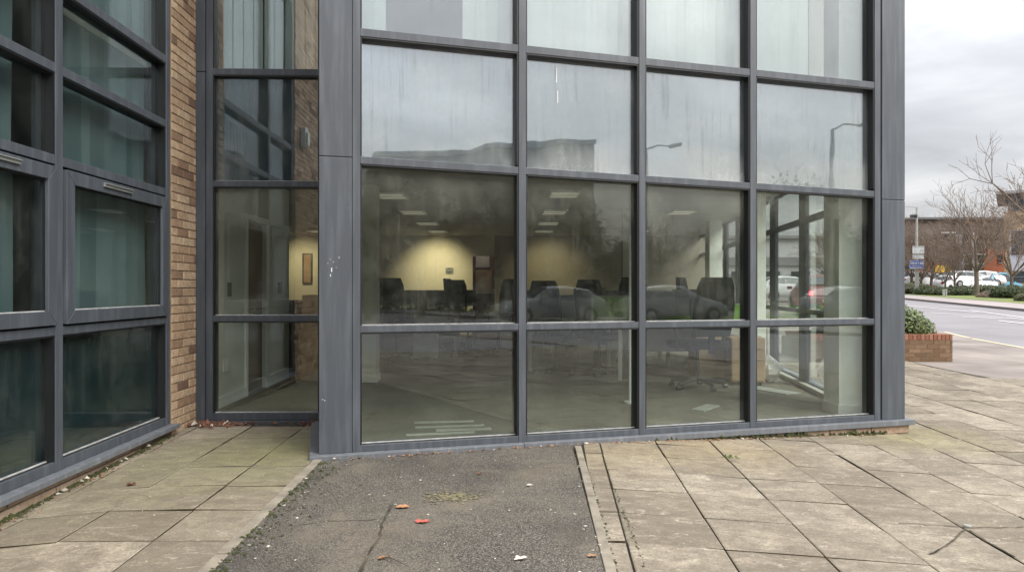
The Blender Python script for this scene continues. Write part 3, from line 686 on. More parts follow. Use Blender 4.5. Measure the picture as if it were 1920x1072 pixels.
def make_desk():
    r = empty('office_desk', (0, 0, 0))
    mk(r, 'tabletop', M['desk'], lambda m: m.box(-.8, .8, -.4, .4, .705, .73), 0.003)
    for sx in (-1, 1):
        for sy in (-1, 1):
            mk(r, 'leg', M['desk'], lambda m: m.box(sx*.74-.025, sx*.74+.025, sy*.34-.025, sy*.34+.025, 0, .704))
    mk(r, 'modesty_panel', M['desk'], lambda m: m.box(-.7, .7, .28, .30, .32, .70))
    return r
def make_monitor():
    r = empty('monitor', (0, 0, 0))
    s = mk(r, 'screen', M['blackp'], lambda m: m.box(-.25, .25, -.02, .02, .1, .42), 0.004)
    mk(r, 'stand', M['blackp'], lambda m: m.box(-.03, .03, .021, .045, .01, .3)); mk(r, 'foot', M['blackp'], lambda m: m.box(-.11, .11, -.07, .09, 0, .012))
    return r
def make_ped(mat):
    r = empty('drawer_pedestal', (0, 0, 0))
    mk(r, 'body', M[mat], lambda m: m.box(-.21, .21, -.27, .27, .04, .60), 0.003)
    for k in range(3):
        z0 = (.06, .32, .46)[k]; z1 = (.31, .45, .585)[k]
        d = mk(r, 'drawer', M[mat], lambda m: m.box(-.2, .2, -.29, -.271, z0, z1), 0.002)
        mk(r, 'handle', M['steel'], lambda m: m.box(-.06, .06, -.305, -.291, z1-.04, z1-.028), parent=d)
    for sx in (-1, 1):
        for sy in (-1, 1): mk(r, 'caster', M['blackp'], lambda m: m.tube((sx*.16-.012, sy*.2, .02), (sx*.16+.012, sy*.2, .02), .02, n=8))
    return r
def make_screen(mat):
    r = empty('desk_screen', (0, 0, 0))
    mk(r, 'fabric_panel', M[mat], lambda m: m.box(-.78, .78, -.015, .015, .02, .40), 0.004)
    mk(r, 'trim', M['greyp'], lambda m: (m.box(-.8, .8, -.02, .02, .401, .42), m.box(-.8, -.781, -.02, .02, 0, .40), m.box(.781, .8, -.02, .02, 0, .40)))
    return r
M['dimpaper'] = simple('dimmed_white_paper', (0.34, 0.36, 0.32), 0.9)  # white paper darkened; weak light on the floor is put into the colour
ch = make_chair(); dk = make_desk(); mo = make_monitor(); used = {}
def put(src, key, loc, rz, label, cat, group=None, sc=None):
    o = src if key not in used else copy_tree(src)
    used[key] = 1; place(o, loc, R(rz), sc); o['label'] = label; o['category'] = cat
    if group: o['group'] = group
    return o
FZ = 0.021
gc = 'office chairs inside the glazed room'
put(ch, 'c', (-1.93, 11.6, FZ), 25, 'tall black office chair furthest left, beside the white pillar inside', 'office chair', gc, (1.1, 1.1, 1.16))
put(ch, 'c', (-0.80, 12.6, FZ), 82, 'black office chair seen side-on in front of the dark doorway', 'office chair', gc)
put(ch, 'c', (0.62, 9.9, FZ), 150, 'black office chair behind the pane just right of the first tall mullion', 'office chair', gc, (1.05, 1.05, 1.1))
put(ch, 'c', (1.75, 10.8, FZ), -30, 'black office chair by the slim white column in the middle of the room', 'office chair', gc)
put(ch, 'c', (2.28, 8.55, FZ), 200, 'large black office chair nearest the glass with its star base showing', 'office chair', gc, (1.2, 1.1, 1.12))
put(ch, 'c', (-1.15, 14.2, FZ), 5, 'black office chair behind the desk under the warm wall light', 'office chair', gc)
put(ch, 'c', (3.05, 11.0, FZ), 60, 'black office chair far inside by the side windows', 'office chair', gc)
gd = 'pale office desks in the glazed room'
put(dk, 'd', (-1.75, 12.8, FZ), 0, 'pale desk beside the tallest black chair, left part of the room', 'desk', gd)
put(dk, 'd', (-1.0, 15.0, FZ), 0, 'pale desk nearest the warmly lit wall', 'desk', gd)
put(dk, 'd', (0.95, 10.8, FZ), 8, 'pale desk with papers and white tray in the middle of the room', 'desk', gd)
put(dk, 'd', (1.75, 12.1, FZ), 8, 'pale desk with a dark monitor behind the slim white column', 'desk', gd)
put(dk, 'd', (2.15, 9.7, FZ), 5, 'pale desk with green fabric screens behind the large black chair', 'desk', gd)
put(dk, 'd', (0.0, 13.6, FZ), 0, 'pale desk in front of the dark doorway', 'desk', gd)
gm = 'monitors on the desks'
put(mo, 'm', (-1.75, 12.9, FZ+.73), 175, 'dark monitor on the desk below the small wall notice', 'monitor', gm, 1.1)
put(mo, 'm', (-1.05, 15.05, FZ+.73), 185, 'dark monitor on the far desk nearest the lit wall', 'monitor', gm)
put(mo, 'm', (1.35, 10.95, FZ+.73), 200, 'dark monitor on the middle desk beside the papers', 'monitor', gm)
put(mo, 'm', (1.85, 12.2, FZ+.73), 170, 'dark monitor on the desk behind the slim white column', 'monitor', gm, 1.1)
put(mo, 'm', (2.0, 9.6, FZ+.73), 20, 'dark monitor in front of the green desk screen', 'monitor', gm)
put(mo, 'm', (-1.30, 12.85, FZ+.73), 10, 'dark monitor at the right end of the left desk', 'monitor', gm)
put(mo, 'm', (0.15, 13.6, FZ+.73), 190, 'dark monitor on the desk in front of the dark doorway', 'monitor', gm)
put(mo, 'm', (0.45, 10.8, FZ+.73), 160, 'dark monitor at the left end of the middle desk', 'monitor', gm, 1.1)
put(mo, 'm', (2.55, 9.85, FZ+.73), 190, 'dark monitor behind the large black chair', 'monitor', gm, 1.15)
put(mo, 'm', (1.35, 12.1, FZ+.73), 200, 'dark monitor left on the desk behind the slim white column', 'monitor', gm, 1.2)
put(ch, 'c', (1.25, 9.95, FZ), 20, 'black office chair pushed up to the right end of the middle desk', 'office chair', gc, (1, 1, 1.12))
put(ch, 'c', (-0.25, 13.0, FZ), -40, 'black office chair in front of the dark doorway desk', 'office chair', gc)
put(dk, 'd', (2.9, 10.4, FZ), 95, 'pale desk set along the side windows', 'desk', gd)
w1 = make_ped('white'); place(w1, (-1.50, 12.1, FZ), R(5), (1, 1, 1.0)); tag(w1, 'white drawer pedestal under the left desk', 'drawer unit')
w2 = make_ped('woodbeige'); place(w2, (3.02, 9.05, FZ), R(-8)); tag(w2, 'beech drawer pedestal next to the crumpled white bag', 'drawer unit')
w3 = make_ped('woodbeige'); place(w3, (2.72, 9.45, FZ), R(90)); tag(w3, 'beech drawer pedestal half hidden behind the third mullion', 'drawer unit')
sg = make_screen('greyp'); place(sg, (-1.7, 13.22, FZ+.70), 0); tag(sg, 'grey desk screen behind the left desk', 'desk screen', 'grey desk screens')
sg2 = copy_tree(sg); place(sg2, (0.95, 11.22, FZ+.70), R(8)); tag(sg2, 'grey desk screen behind the middle desk', 'desk screen', 'grey desk screens')
sc1 = make_screen('green'); place(sc1, (1.95, 10.12, FZ+.70), R(5)); tag(sc1, 'lime green desk screen left of the side windows', 'desk screen', 'lime green desk screens')
sc2 = copy_tree(sc1); place(sc2, (3.2, 11.6, FZ+.55), R(5)); tag(sc2, 'lime green desk screen farther back and closer to the side windows', 'desk screen', 'lime green desk screens')
mb = MB(); mb.box(3.0, 3.9, 11.25, 11.55, FZ, FZ+.56)
x = mb.build('low_cupboard', M['desk'], origin=(3.45, 11.4, FZ), bevel=.004); tag(x, 'low grey cupboard under the farther green screen', 'cupboard')
# things on desks and floor
def box_thing(name, mat, c, h, rz, label, cat, bev=0.004, group=None):
    mb = MB(); ca, sa = math.cos(R(rz)), math.sin(R(rz))
    mb.obox((c[0], c[1], c[2]+h[2]), (h[0]*ca, h[0]*sa, 0), (-h[1]*sa, h[1]*ca, 0), (0, 0, h[2]))
    o = mb.build(name, M[mat], origin=c, bevel=bev); return tag(o, label, cat, group)
box_thing('storage_box', 'desk', (0.85, 10.9, FZ+.731), (.19, .15, .15), 8, 'pale grey box standing on the middle desk', 'box')
box_thing('paper_stack', 'paper', (0.78, 10.5, FZ+.731), (.13, .10, .02), 20, 'loose white papers on the front edge of the middle desk', 'papers', 0)
box_thing('paper_tray', 'white', (1.25, 10.55, FZ+.731), (.15, .11, .03), 5, 'white paper tray at the right of the middle desk', 'tray')
box_thing('keyboard', 'blackp', (-1.7, 12.55, FZ+.731), (.21, .07, .012), 0, 'black keyboard on the left desk', 'keyboard')
box_thing('computer_tower', 'blackp', (0.35, 11.0, FZ), (.1, .22, .22), 8, 'black computer tower under the middle desk', 'computer')
box_thing('computer_tower', 'blackp', (1.65, 9.7, FZ), (.1, .22, .22), -8, 'black computer tower by the legs of the desk with green screens', 'computer')
box_thing('waste_bin', 'greyp', (1.35, 10.1, FZ), (.13, .13, .16), 15, 'grey waste bin on the carpet in front of the middle desk', 'bin', 0.02)
cb = empty('black_cabinet', (-3.25, 10.35, FZ), 'black low cabinet beyond the white partition wall', 'cabinet')
def cbm(m): m.box(-3.55, -2.95, 10.1, 10.6, FZ, FZ+1.05)
mk(cb, 'body', M['blackp'], cbm, 0.004)
for k in range(2): mk(cb, 'drawer', M['blackp'], lambda m: m.box(-3.53, -2.97, 10.08, 10.099, FZ+.05+.5*k, FZ+.5+.5*k), 0.004)
mk(cb, 'handle', M['steel'], lambda m: m.box(-3.3, -3.2, 10.06, 10.079, FZ+.85, FZ+.865))
for k, (h, rz) in enumerate(((.33, 3), (.33, -4), (.30, 6), (.17, 0))):
    z = FZ+sum((.33, .33, .30, .17)[:k])*1.0
    box_thing('cardboard_box', 'card', (-2.63+0.01*k, 9.5, z+.002*k), (.24-.01*k, .2, h/2), rz, ['brown cardboard box at the bottom of the stack in the recess window', 'brown cardboard box second from the bottom of the stack', 'brown cardboard box third from the bottom of the stack', 'small brown box on top of the cardboard stack'][k], 'cardboard box', group='stacked cardboard boxes')
pf = MB(); pf.box(-5.42, -5.16, bw-.03, bw-.002, 1.35, 2.15); x = pf.build('wall_picture', M['blackp'], origin=(-5.29, bw-.02, 1.35)); tag(x, 'tall dark frame on the lit wall behind the cardboard stack', 'picture frame')
pf = MB(); pf.box(-5.38, -5.20, bw-.034, bw-.031, 1.39, 2.11); pf.build('picture_mount', M['card'], x)
# boards on corridor wall seen through the dark doorway
pf = MB(); pf.box(-1.0, -0.55, 19.16, 19.19, 1.1, 1.75); x = pf.build('pin_board', M['woodbeige'], origin=(-.8, 19.17, 1.1)); tag(x, 'beige board in the red corridor beyond the doorway', 'notice board')
pf = MB(); pf.box(-1.0, -0.62, 19.16, 19.19, 1.82, 2.2); x = pf.build('poster', M['sign_back'], origin=(-.8, 19.17, 1.82)); tag(x, 'pale poster above the beige board in the red corridor', 'poster')
# white planks and papers on floor by bay one
gpk = 'white strips lying on the carpet behind the first pane'
PK = [(-.62, 6.22, .34, .018, 8), (-.55, 6.07, .38, .018, 10), (-.42, 5.98, .30, .03, 9), (-.60, 5.86, .36, .014, 12)]
for k, (x, y, l, w, a) in enumerate(PK):
    if (Vector((x, y, 0))-P0).dot(FF.t) > -0.25: 
        q = Vector((x, y, 0)); q -= FF.t*(0.3+(q-P0).dot(FF.t)); x, y = q.x, q.y+0.0
    box_thing('white_strip', 'dimpaper', (x, y+0.05*(3-k), FZ), (l*.8, w, .006), a, ['longest white strip on the carpet behind the first pane, farthest from the glass', 'white strip second from the back of the group on the carpet', 'wide white strip near the front of the group on the carpet', 'thin white strip nearest the glass on the carpet'][k], 'strip', 0, gpk)
box_thing('folded_paper', 'dimpaper', (1.98, 7.12, FZ), (.07, .20, .006), -38, 'folded white paper lying on the carpet behind the third lower pane', 'paper', 0)
box_thing('paper_sheet', 'dimpaper', (3.12, 8.35, FZ), (.12, .32, .004), 28, 'white paper sheets on the carpet beside the side window', 'paper', 0)
bg = MB()
rings = []
for j in range(9):
    ph = math.pi*j/8; ring = []
    for k in range(16):
        th = 2*math.pi*k/16; w = 1+random.uniform(-.22, .22)
        ring.append((3.40+.13*w*math.sin(ph)*math.cos(th)-.05*j/8, 9.15+.15*w*math.sin(ph)*math.sin(th), FZ+.17-.17*math.cos(ph)*random.uniform(.9, 1.1)+.004))
    rings.append(ring)
bg.loft(rings); x = bg.build('plastic_bag', M['bagp'], origin=(3.38, 9.15, FZ)); tag(x, 'crumpled white plastic bag on the floor by the beech pedestal', 'bag')
mb = MB(); q = at(1182, 760, 7.45); mb.tube((q.x, 7.45, FZ), (q.x, 7.45, 1.82), .018, n=8); mb.tube((q.x, 7.45, FZ), (q.x, 7.45, FZ+.02), .07, n=12)
x = mb.build('slim_pole', M['white'], origin=(q.x, 7.45, FZ)); tag(x, 'slim white pole standing on the carpet beside the second mullion', 'pole')
# ---------------- ground, paving, road ----------------
def grid_sheet(name, xs, ys, dz, mat):
    mb = MB(); n = len(xs); pts = [(x, y, gh(x, y)+dz) for y in ys for x in xs]
    fs = [(j*n+i, j*n+i+1, (j+1)*n+i+1, (j+1)*n+i) for j in range(len(ys)-1) for i in range(n-1)]
    mb.idx(pts, fs); o = mb.build(name, mat, origin=(0, 0, 0), fixn=False); return tag(o, kind='structure')
grid_sheet('ground', [-900, -300, -60, -10, -4, -2.7, -2.2, 0.6, 2, 3.8, 10, 40, 100, 300, 900], [-900, -200, -40, -5, 0, 2, 4, 6, 9, 12, 20, 40, 60, 100, 300, 1200], -0.06, M['earth'])
def lerp_poly(pl, k):
    n = len(pl)-1; i = min(int(k*n), n-1); f = k*n-i; return Vector(pl[i]).lerp(Vector(pl[i+1]), f)
def strip(name, A, Bq, dz, mat, nu=8, nv=60, tagk=True):
    """sheet between two polylines following the ground"""
    mb = MB(); pts = []
    for j in range(nv+1):
        a = lerp_poly(A, j/nv); b = lerp_poly(Bq, j/nv)
        for i in range(nu+1):
            p = a.lerp(b, i/nu); pts.append((p.x, p.y, gh(p.x, p.y)+dz))
    fs = [(j*(nu+1)+i, j*(nu+1)+i+1, (j+1)*(nu+1)+i+1, (j+1)*(nu+1)+i) for j in range(nv) for i in range(nu)]
    mb.idx(pts, fs); o = mb.build(name, mat, origin=(0, 0, 0), fixn=False)
    for p in o.data.polygons:
        if p.normal.z < 0: p.flip()
    return tag(o, kind='structure') if tagk else o
# joint soil under the slabs
grid_sheet('joint_soil', [-2.9, -2.7, -2.2, -1, 0.6, 1.5, 2.5, 3.8, 5, 6.3, 7.3], [-3.2, 0, 2, 4, 5, 6, 6.5, 8, 10, 12, 12.76], -0.013, M['joint'])
def outside_building(x, y, m=0.05):
    p = Vector((x, y, 0)); s = (p-P0).dot(FF.s); t = (p-P0).dot(FF.t)
    if x < -2.75-.03*y-0.15: return False
    if x < -1.42-0.2755*(y-5.11)-0.05 and y < 6.47 and s < -.36: return True
    if s > 5.1: return x > 2.7+.13*y
    return t > m-0.28*(m < 0.06)
def slab_field(name, org, a, b, ni, nj, inside, gap=0.006, seed=3, base=0.5):
    rnd = random.Random(seed); mb = MB(); a = Vector(a); b = Vector(b); org = Vector(org)
    for i in range(*ni):
        for j in range(*nj):
            c = org+a*(i+.5)+b*(j+.5)
            if not inside(c.x, c.y): continue
            q = [org+a*(i+u)+b*(j+v) for u, v in ((0, 0), (1, 0), (1, 1), (0, 1))]
            gx = rnd.uniform(0.5, 1.6)*gap; q = [p+(c-p).normalized()*gx for p in q]
            tz = [rnd.uniform(-.0035, .0035) for _ in range(4)]; dz = rnd.uniform(-.002, .003); t = min(1, max(0, base+rnd.gauss(0, .31)))
            e = 0.006
            top = [(p.x, p.y, gh(p.x, p.y)+tz[k]+dz-0.003) for k, p in enumerate(q)]
            ins = []
            for k, p in enumerate(q):
                r = p+(c-p).normalized()*e*1.4; ins.append((r.x, r.y, gh(r.x, r.y)+tz[k]+dz))
            bot = [(p[0], p[1], p[2]-.035) for p in top]
            mb.idx(bot+top, [(0, 1, 5, 4), (1, 2, 6, 5), (2, 3, 7, 6), (3, 0, 4, 7)], -1.0); mb.idx(top+ins, [(0, 1, 5, 4), (1, 2, 6, 5), (2, 3, 7, 6), (3, 0, 4, 7), (4, 5, 6, 7)], t)
    o = mb.build(name, M['slab'], origin=(0, 0, 0)); return tag(o, kind='structure')
# right field
cR = Vector((0.065, 1, 0)).normalized()
ra = Vector((0.465, -0.125*0.465, 0)); rb = cR*0.4625
o0 = Vector((0.341+0.065*3.46, 3.508-0.125*0.45-0.02, 0))
def in_r(x, y): return y < 12.75 and y > -3.1 and x < 7.3+0.02*(y-8) and outside_building(x, y, 0.03)
slab_field('slab_paving', o0, ra, rb, (0, 16), (-14, 22), in_r, 0.0062, 5)
# left field
la = Vector((0.478, 0.004, 0)); lb = Vector((-0.035, 1, 0))*0.478
ol = Vector((-1.66-0.035*3.453, 3.453, 0))
xl = lambda y: -1.405-0.0385*(y-3.06)
def in_l(x, y): return -3.1 < y < 6.4 and x < -1.4-.035*(y-3)+0.02 and x > -3.1 and outside_building(x, y)
slab_field('slab_paving', ol, la, lb, (-3, 0), (-13, 7), in_l, 0.006, 9, 0.42)
la2 = Vector((0.386, 0.003, 0)); slab_field('slab_paving', ol, la2, lb, (0, 1), (-13, 4), in_l, 0.006, 10, 0.42)
def in_l2(x, y): return True
slab_field('slab_paving', ol, la2, lb, (0, 1), (4, 7), in_l2, 0.006, 10, 0.42)
# narrow slab strip + edgings
sa = Vector((-0.128, 0.012, 0)); slab_field('slab_paving', o0-ra*0.01, sa, rb, (0, 1), (-14, 5), lambda x, y: outside_building(x, y, 0.03), 0.005, 12)
def edging(name, x0, x1, w, ya, yb, lab):
    mb = MB(); y = ya
    while y < yb:
        y2 = min(y+0.91, yb)
        f0, f1 = (y-3)/2.4, (y2-3)/2.4
        xa, xb = x0+(x1-x0)*f0, x0+(x1-x0)*f1; d = random.uniform(-.002, .003); g0, g1 = gh(xa, y)+.006+d, gh(xb, y2-.006)+.006+d
        mb.hexa([(xa, y, g0-.06), (xa+w, y, g0-.06), (xb+w, y2-.006, g1-.06), (xb, y2-.006, g1-.06), (xa, y, g0), (xa+w, y, g0), (xb+w, y2-.006, g1), (xb, y2-.006, g1)], random.random()); y = y2
    o = mb.build(name, M['kerb'], origin=(0, 0, 0), bevel=.004); return tag(o, kind='structure')
edging('kerb_edging', -1.385, -1.452, 0.062, -3.1, 5.06, '')
edging('kerb_edging', 0.408, 0.492, 0.050, -3.1, 5.50, '')
strip('asphalt_path', [(-1.31+.175, -3.1, 0), (-1.32, 3.0, 0), (-1.375, 5.02, 0)], [(0.19, -3.1, 0), (0.409, 3.0, 0), (0.478, 5.58, 0)], 0.0, M['asphalt'], 30, 90)
# crack across the asphalt and the broken slab lines
def crack(name, pix, w, dz=0.0025):
    mb = MB(); P = [gp(u, v) for u, v in pix]; Q = []
    for a, b in zip(P, P[1:]):
        n = max(2, int((b-a).length/0.04))
        for k in range(n): Q.append(a.lerp(b, k/n)+Vector((random.uniform(-.006, .006), random.uniform(-.008, .008), 0)))
    Q.append(P[-1])
    for a, b in zip(Q, Q[1:]):
        d = (b-a).normalized(); s = Vector((-d.y, d.x, 0))*w*random.uniform(.5, 1.3)
        q = [a-s, b-s, b+s, a+s]; mb.face([(p.x, p.y, gh(p.x, p.y)+dz) for p in q])
    o = mb.build(name, M['joint'], origin=(0, 0, 0)); return tag(o, kind='structure')
crack('asphalt_crack', [(735, 945), (728, 962), (716, 980), (712, 1005), (698, 1028), (685, 1052), (676, 1072)], 0.008)
crack('asphalt_crack', [(560, 984), (620, 976), (690, 975), (716, 972)], 0.003)
crack('slab_crack', [(1682, 981), (1800, 988), (1812, 990), (1918, 989)], 0.004, 0.006)
crack('slab_crack', [(1745, 1040), (1778, 1020), (1812, 993)], 0.0045, 0.006)
crack('slab_crack', [(1814, 994), (1850, 1016), (1902, 1045)], 0.0065, 0.006)
# road beyond
A0, A1 = gp(1771, 621), gp(1920, 651); K0, K1 = gp(1695, 561), gp(1900, 581)
dA = (A1-A0); dA.z = 0; dA.normalize(); dK = (K1-K0); dK.z = 0; dK.normalize()
def ext(p, d, y): k = (y-p.y)/d.y; return (p.x+d.x*k, y, 0)
nearE = [ext(A0, dA, y) for y in (-60, -20, 0, 12, 20, 30, 45, 60, 90, 150)]
farE = [ext(K1, dK, y) for y in (-60, -20, 0, 12, 20, 30, 45, 60, 90, 150)]
print('road', [tuple(round(c, 1) for c in p) for p in nearE], [tuple(round(c, 1) for c in p) for p in farE])
strip('road', nearE, farE, -0.02, M['road'], 30, 200)
# driveway between paving and road
strip('driveway', [(7.32, -20, 0), (7.3, 12.75, 0), (3.9, 12.95, 0), (4.2, 40, 0), (6, 60, 0)], [ext(A0, dA, -20), ext(A0, dA, 12.75), ext(A0, dA, 13.2), ext(A0, dA, 40), ext(A0, dA, 60)], -0.010, M['drive'], 20, 120)
def offs(P, d): return [(x+d, y, 0) for x, y, _ in P]
strip('kerb', offs(farE, 0.0), offs(farE, 0.16), 0.09, M['kerbdark'], 1, 200)
mbk = MB()
for k in range(200):
    a = lerp_poly(farE, k/200); b = lerp_poly(farE, (k+1)/200)
    mbk.face([(a.x, a.y, gh(a.x, a.y)-.05), (b.x, b.y, gh(b.x, b.y)-.05), (b.x, b.y, gh(b.x, b.y)+.09), (a.x, a.y, gh(a.x, a.y)+.09)])
tag(mbk.build('kerb', M['kerbdark'], origin=(0, 0, 0)), kind='structure')
strip('footway', offs(farE, 0.16), offs(farE, 3.0), 0.088, M['pave'], 6, 200)
strip('verge', offs(farE, 3.0), offs(farE, 9.0), 0.10, M['grass'], 8, 200)
strip('car_park', offs(farE, 9.0), offs(farE, 60.0), 0.06, M['drive'], 8, 200)
def mark(name, u0, v0, u1, v1, w, mat):
    a, b = gp(u0, v0), gp(u1, v1); d = (b-a); d.z = 0; d.normalize(); s = Vector((-d.y, d.x, 0))*w; mb = MB()
    n = 12
    for k in range(n):
        p, q = a.lerp(b, k/n), a.lerp(b, (k+1)/n)
        mb.face([(r.x, r.y, gh(r.x, r.y)-.004) for r in (p-s, q-s, q+s, p+s)])
    tag(mb.build(name, M[mat], origin=(0, 0, 0)), kind='structure')
for q in ((1700, 572.5, 1835, 585.5), (1745, 585.5, 1793, 588.2), (1805, 593.5, 1880, 596.5), (1872, 600.5, 1935, 608), (1885, 595, 1935, 599), (1820, 581.5, 1930, 596.5)): mark('road_marking', *q, 0.07, 'white_line')
mark('road_marking', 1771, 621.5, 1818, 633, 0.05, 'yellow_line'); mark('road_marking', 1822, 634, 1935, 654, 0.06, 'yellow_line')
# area behind the camera
grid_sheet('street_behind', [-60, -20, -4, 0.6, 3.8, 7.3], [-60, -20, -3.2], -0.03, M['road'])
# ---------------- small things on the ground ----------------
def flat_leaf(name, u, v, size, ang, mat, label, cat, t, lobes=0, curl=0.25):
    p = gp(u, v); mb = MB(); n = 18; top = []
    for k in range(n):
        th = 2*math.pi*k/n; r = size*(0.55+0.45*abs(math.cos(th)))*(1+(0.28*math.sin(lobes*th) if lobes else 0))*(0.95+random.uniform(-.08, .08))
        x, y = r*math.cos(th), r*0.85*math.sin(th); z = 0.006+curl*size*((y/size)**2*2+.5*max(0, y/size))+random.uniform(0, .004)
        X, Y = x*math.cos(ang)-y*math.sin(ang), x*math.sin(ang)+y*math.cos(ang); top.append((p.x+X, p.y+Y, p.z+z))
    c = (p.x, p.y, p.z+.005); bot = [(a, b, z-.0015) for a, b, z in top]
    mb.idx(top+bot+[c, (c[0], c[1], c[2]-.0015)], [(k, (k+1) % n, 2*n) for k in range(n)]+[(n+(k+1) % n, n+k, 2*n+1) for k in range(n)]+[(k, n+k, n+(k+1) % n, (k+1) % n) for k in range(n)], t)
    d = Vector((math.cos(ang), math.sin(ang), 0)); e = Vector(c)+d*size*.5
    mb.tube(e, e+d*size*.75+Vector((0, 0, .004)), .0015, n=4, t=t*.5)
    o = mb.build(name, mat, origin=tuple(p)); return tag(o, label, cat)
lf = leafm('orange_brown_leaf', (0.26, 0.135, 0.06), (0.40, 0.22, 0.11), .7); lr = leafm('red_leaf', (0.30, 0.07, 0.05), (0.46, 0.12, 0.09), .7)
flat_leaf('fallen_leaf', 755, 952, .040, .25, lf, 'orange brown oval leaf lying on the asphalt', 'leaf', .8)
flat_leaf('fallen_leaf', 792, 980, .034, .2, lr, 'pinkish red leaf lying on the asphalt below the orange one', 'leaf', .7, 3)
flat_leaf('fallen_leaf', 975, 1049, .030, .3, M['chip'], 'pale torn leaf with ragged lobes on the asphalt near the front', 'leaf', .8, 4)
flat_leaf('fallen_leaf', 716, 1048, .020, .6, lf, 'small orange leaf at the end of the thin twig', 'leaf', .2, 0)
flat_leaf('fallen_leaf', 900, 889, .022, 1.2, M['dead'], 'small dark curled leaf on the asphalt nearer the building', 'leaf', .1, 3, .5)
flat_leaf('fallen_leaf', 1110, 1044, .022, .1, M['dead'], 'small tan leaf at the asphalt edge beside the right kerb', 'leaf', .9)
flat_leaf('fallen_leaf', 245, 911, .026, .2, M['dead'], 'dark curled leaf on the left paving slabs', 'leaf', .0, 3, .6)
flat_leaf('fallen_leaf', 993, 911, .022, .3, M['chip'], 'narrow pale leaf in the middle right of the asphalt', 'leaf', .6)
flat_leaf('fallen_leaf', 592, 791, .05, 1.5, M['dead'], 'large russet leaf propped against the corner column base', 'leaf', .25, 4, .9)
a, b = gp(712, 1046), gp(768, 1064); mb = MB(); P = [a, a.lerp(b, .35)+Vector((0, .006, .012)), a.lerp(b, .7)+Vector((0, -.003, .01)), b]
for i in range(3): mb.tube(P[i]+Vector((0, 0, .004)), P[i+1]+Vector((0, 0, .004)), .0028-.0006*i, .0022-.0006*i, 6)
mb.tube(P[1]+Vector((0, 0, .004)), P[1]+Vector((-.02, .03, .012)), .0018, .001, 5); mb.tube(P[0]+Vector((0, 0, .004)), P[0]+Vector((.01, -.016, .01)), .002, .001, 5)
x = mb.build('twig', simple('dark_twig', (.05, .03, .02)), origin=tuple(a)); tag(x, 'thin dark forked twig lying on the asphalt at the bottom', 'twig')
p = gp(1814, 987); mb = MB(); mb.tube((p.x, p.y, p.z-.01), (p.x, p.y, p.z+.01), .022, .018, 14)
x = mb.build('metal_stud', M['conc'], origin=tuple(p)); tag(x, 'small pale round stud at the corner of the cracked slab', 'stud')
def scatter(name, pts, mat, s0, s1, label, cat, seed=1, flat=.35):
    rnd = random.Random(seed); mb = MB()
    for x, y in pts:
        z = gh(x, y)+.003; s = rnd.uniform(s0, s1)*(1 if rnd.random() < .85 else 1.7); a = rnd.uniform(0, 6.28); h = s*flat*rnd.uniform(.4, 1.5); t = rnd.random(); n = 6; w = rnd.uniform(.35, .8)
        q = []
        for k in range(n):
            th = 2*math.pi*k/n; r = s*rnd.uniform(.75, 1.1); X, Y = r*math.cos(th), r*w*math.sin(th)
            q.append((x+X*math.cos(a)-Y*math.sin(a), y+X*math.sin(a)+Y*math.cos(a), z+rnd.uniform(0, h*.5)))
        mb.idx(q+[(x, y, z+h)], [(k, (k+1) % n, n) for k in range(n)]+[tuple(range(n-1, -1, -1))], t)
    o = mb.build(name, mat, origin=(0, 0, 0)); return tag(o, label, cat, kind='stuff')
rnd = random.Random(4)
pts = []
for _ in range(260):
    y = rnd.uniform(2.2, 5.2); x = rnd.uniform(-1.3, .42)
    if rnd.random() < .45: x = (-1.33-.02*(y-3)+abs(rnd.gauss(0, .09))) if rnd.random() < .5 else (.42+.03*(y-3)-abs(rnd.gauss(0, .05)))
    if outside_building(x, y, .1): pts.append((x, y))
scatter('pale_petals', pts, M['chip'], .003, .010, 'small pale petals and chips strewn over the asphalt', 'petals', 2)
pts = [(rnd.uniform(-2.7, -1.5), rnd.uniform(2.2, 6)) for _ in range(50)]+[(rnd.uniform(.7, 5), rnd.uniform(2.3, 5)) for _ in range(25)]
scatter('pale_petals', [p for p in pts if outside_building(*p, .1)], M['chip'], .003, .008, 'sparse pale petals strewn on the paving slabs', 'petals', 3)
pts = []
for _ in range(330):
    s = rnd.uniform(-.25, 4.6); p = FF.p(s, .068+abs(rnd.gauss(0, .022)), 0)
    if rnd.random() < (.9 if .2 < s < 3.6 else .35): pts.append((p.x, p.y))
scatter('leaf_litter', pts, M['dead'], .006, .016, 'brown leaf fragments and grit gathered below the long window sill', 'leaf litter', 5, .6)
scatter('pale_litter', pts[::9], M['chip'], .008, .018, 'pale dry scraps among the litter below the long window sill', 'leaf litter', 6, .6)
pts = [(-2.93+abs(rnd.gauss(0, .22)), 6.41-abs(rnd.gauss(0, .07))) for _ in range(330)]+[(-1.62-abs(rnd.gauss(0, .13)), 6.39-abs(rnd.gauss(0, .05))) for _ in range(200)]+[(rnd.uniform(-2.9, -1.8), 6.40) for _ in range(40)]
scatter('leaf_pile', [p for p in pts if p[0] > -2.92], leafm('russet_dead_leaf', (.06, .026, .018), (.20, .095, .06), .8), .011, .024, 'drift of russet dead leaves along the foot of the recessed window', 'dead leaves', 7, 1.0)
scatter('pale_litter', [(x, y-.02) for x, y in pts[::16] if x > -2.9], M['chip'], .014, .026, 'pale curled leaves on the drift in the recessed corner', 'dead leaves', 8, .8)
pts = []
for _ in range(2600):
    y = rnd.uniform(3.2, 5.9); x = -2.75-.03*y+.02+abs(rnd.gauss(0, .022))
    if math.sin(y*7)+rnd.uniform(-1, 1) > -.3: pts.append((x, y))
scatter('moss', pts, M['moss'], .004, .011, 'green moss growing along the foot of the left plinth', 'moss', 9, 1.0)
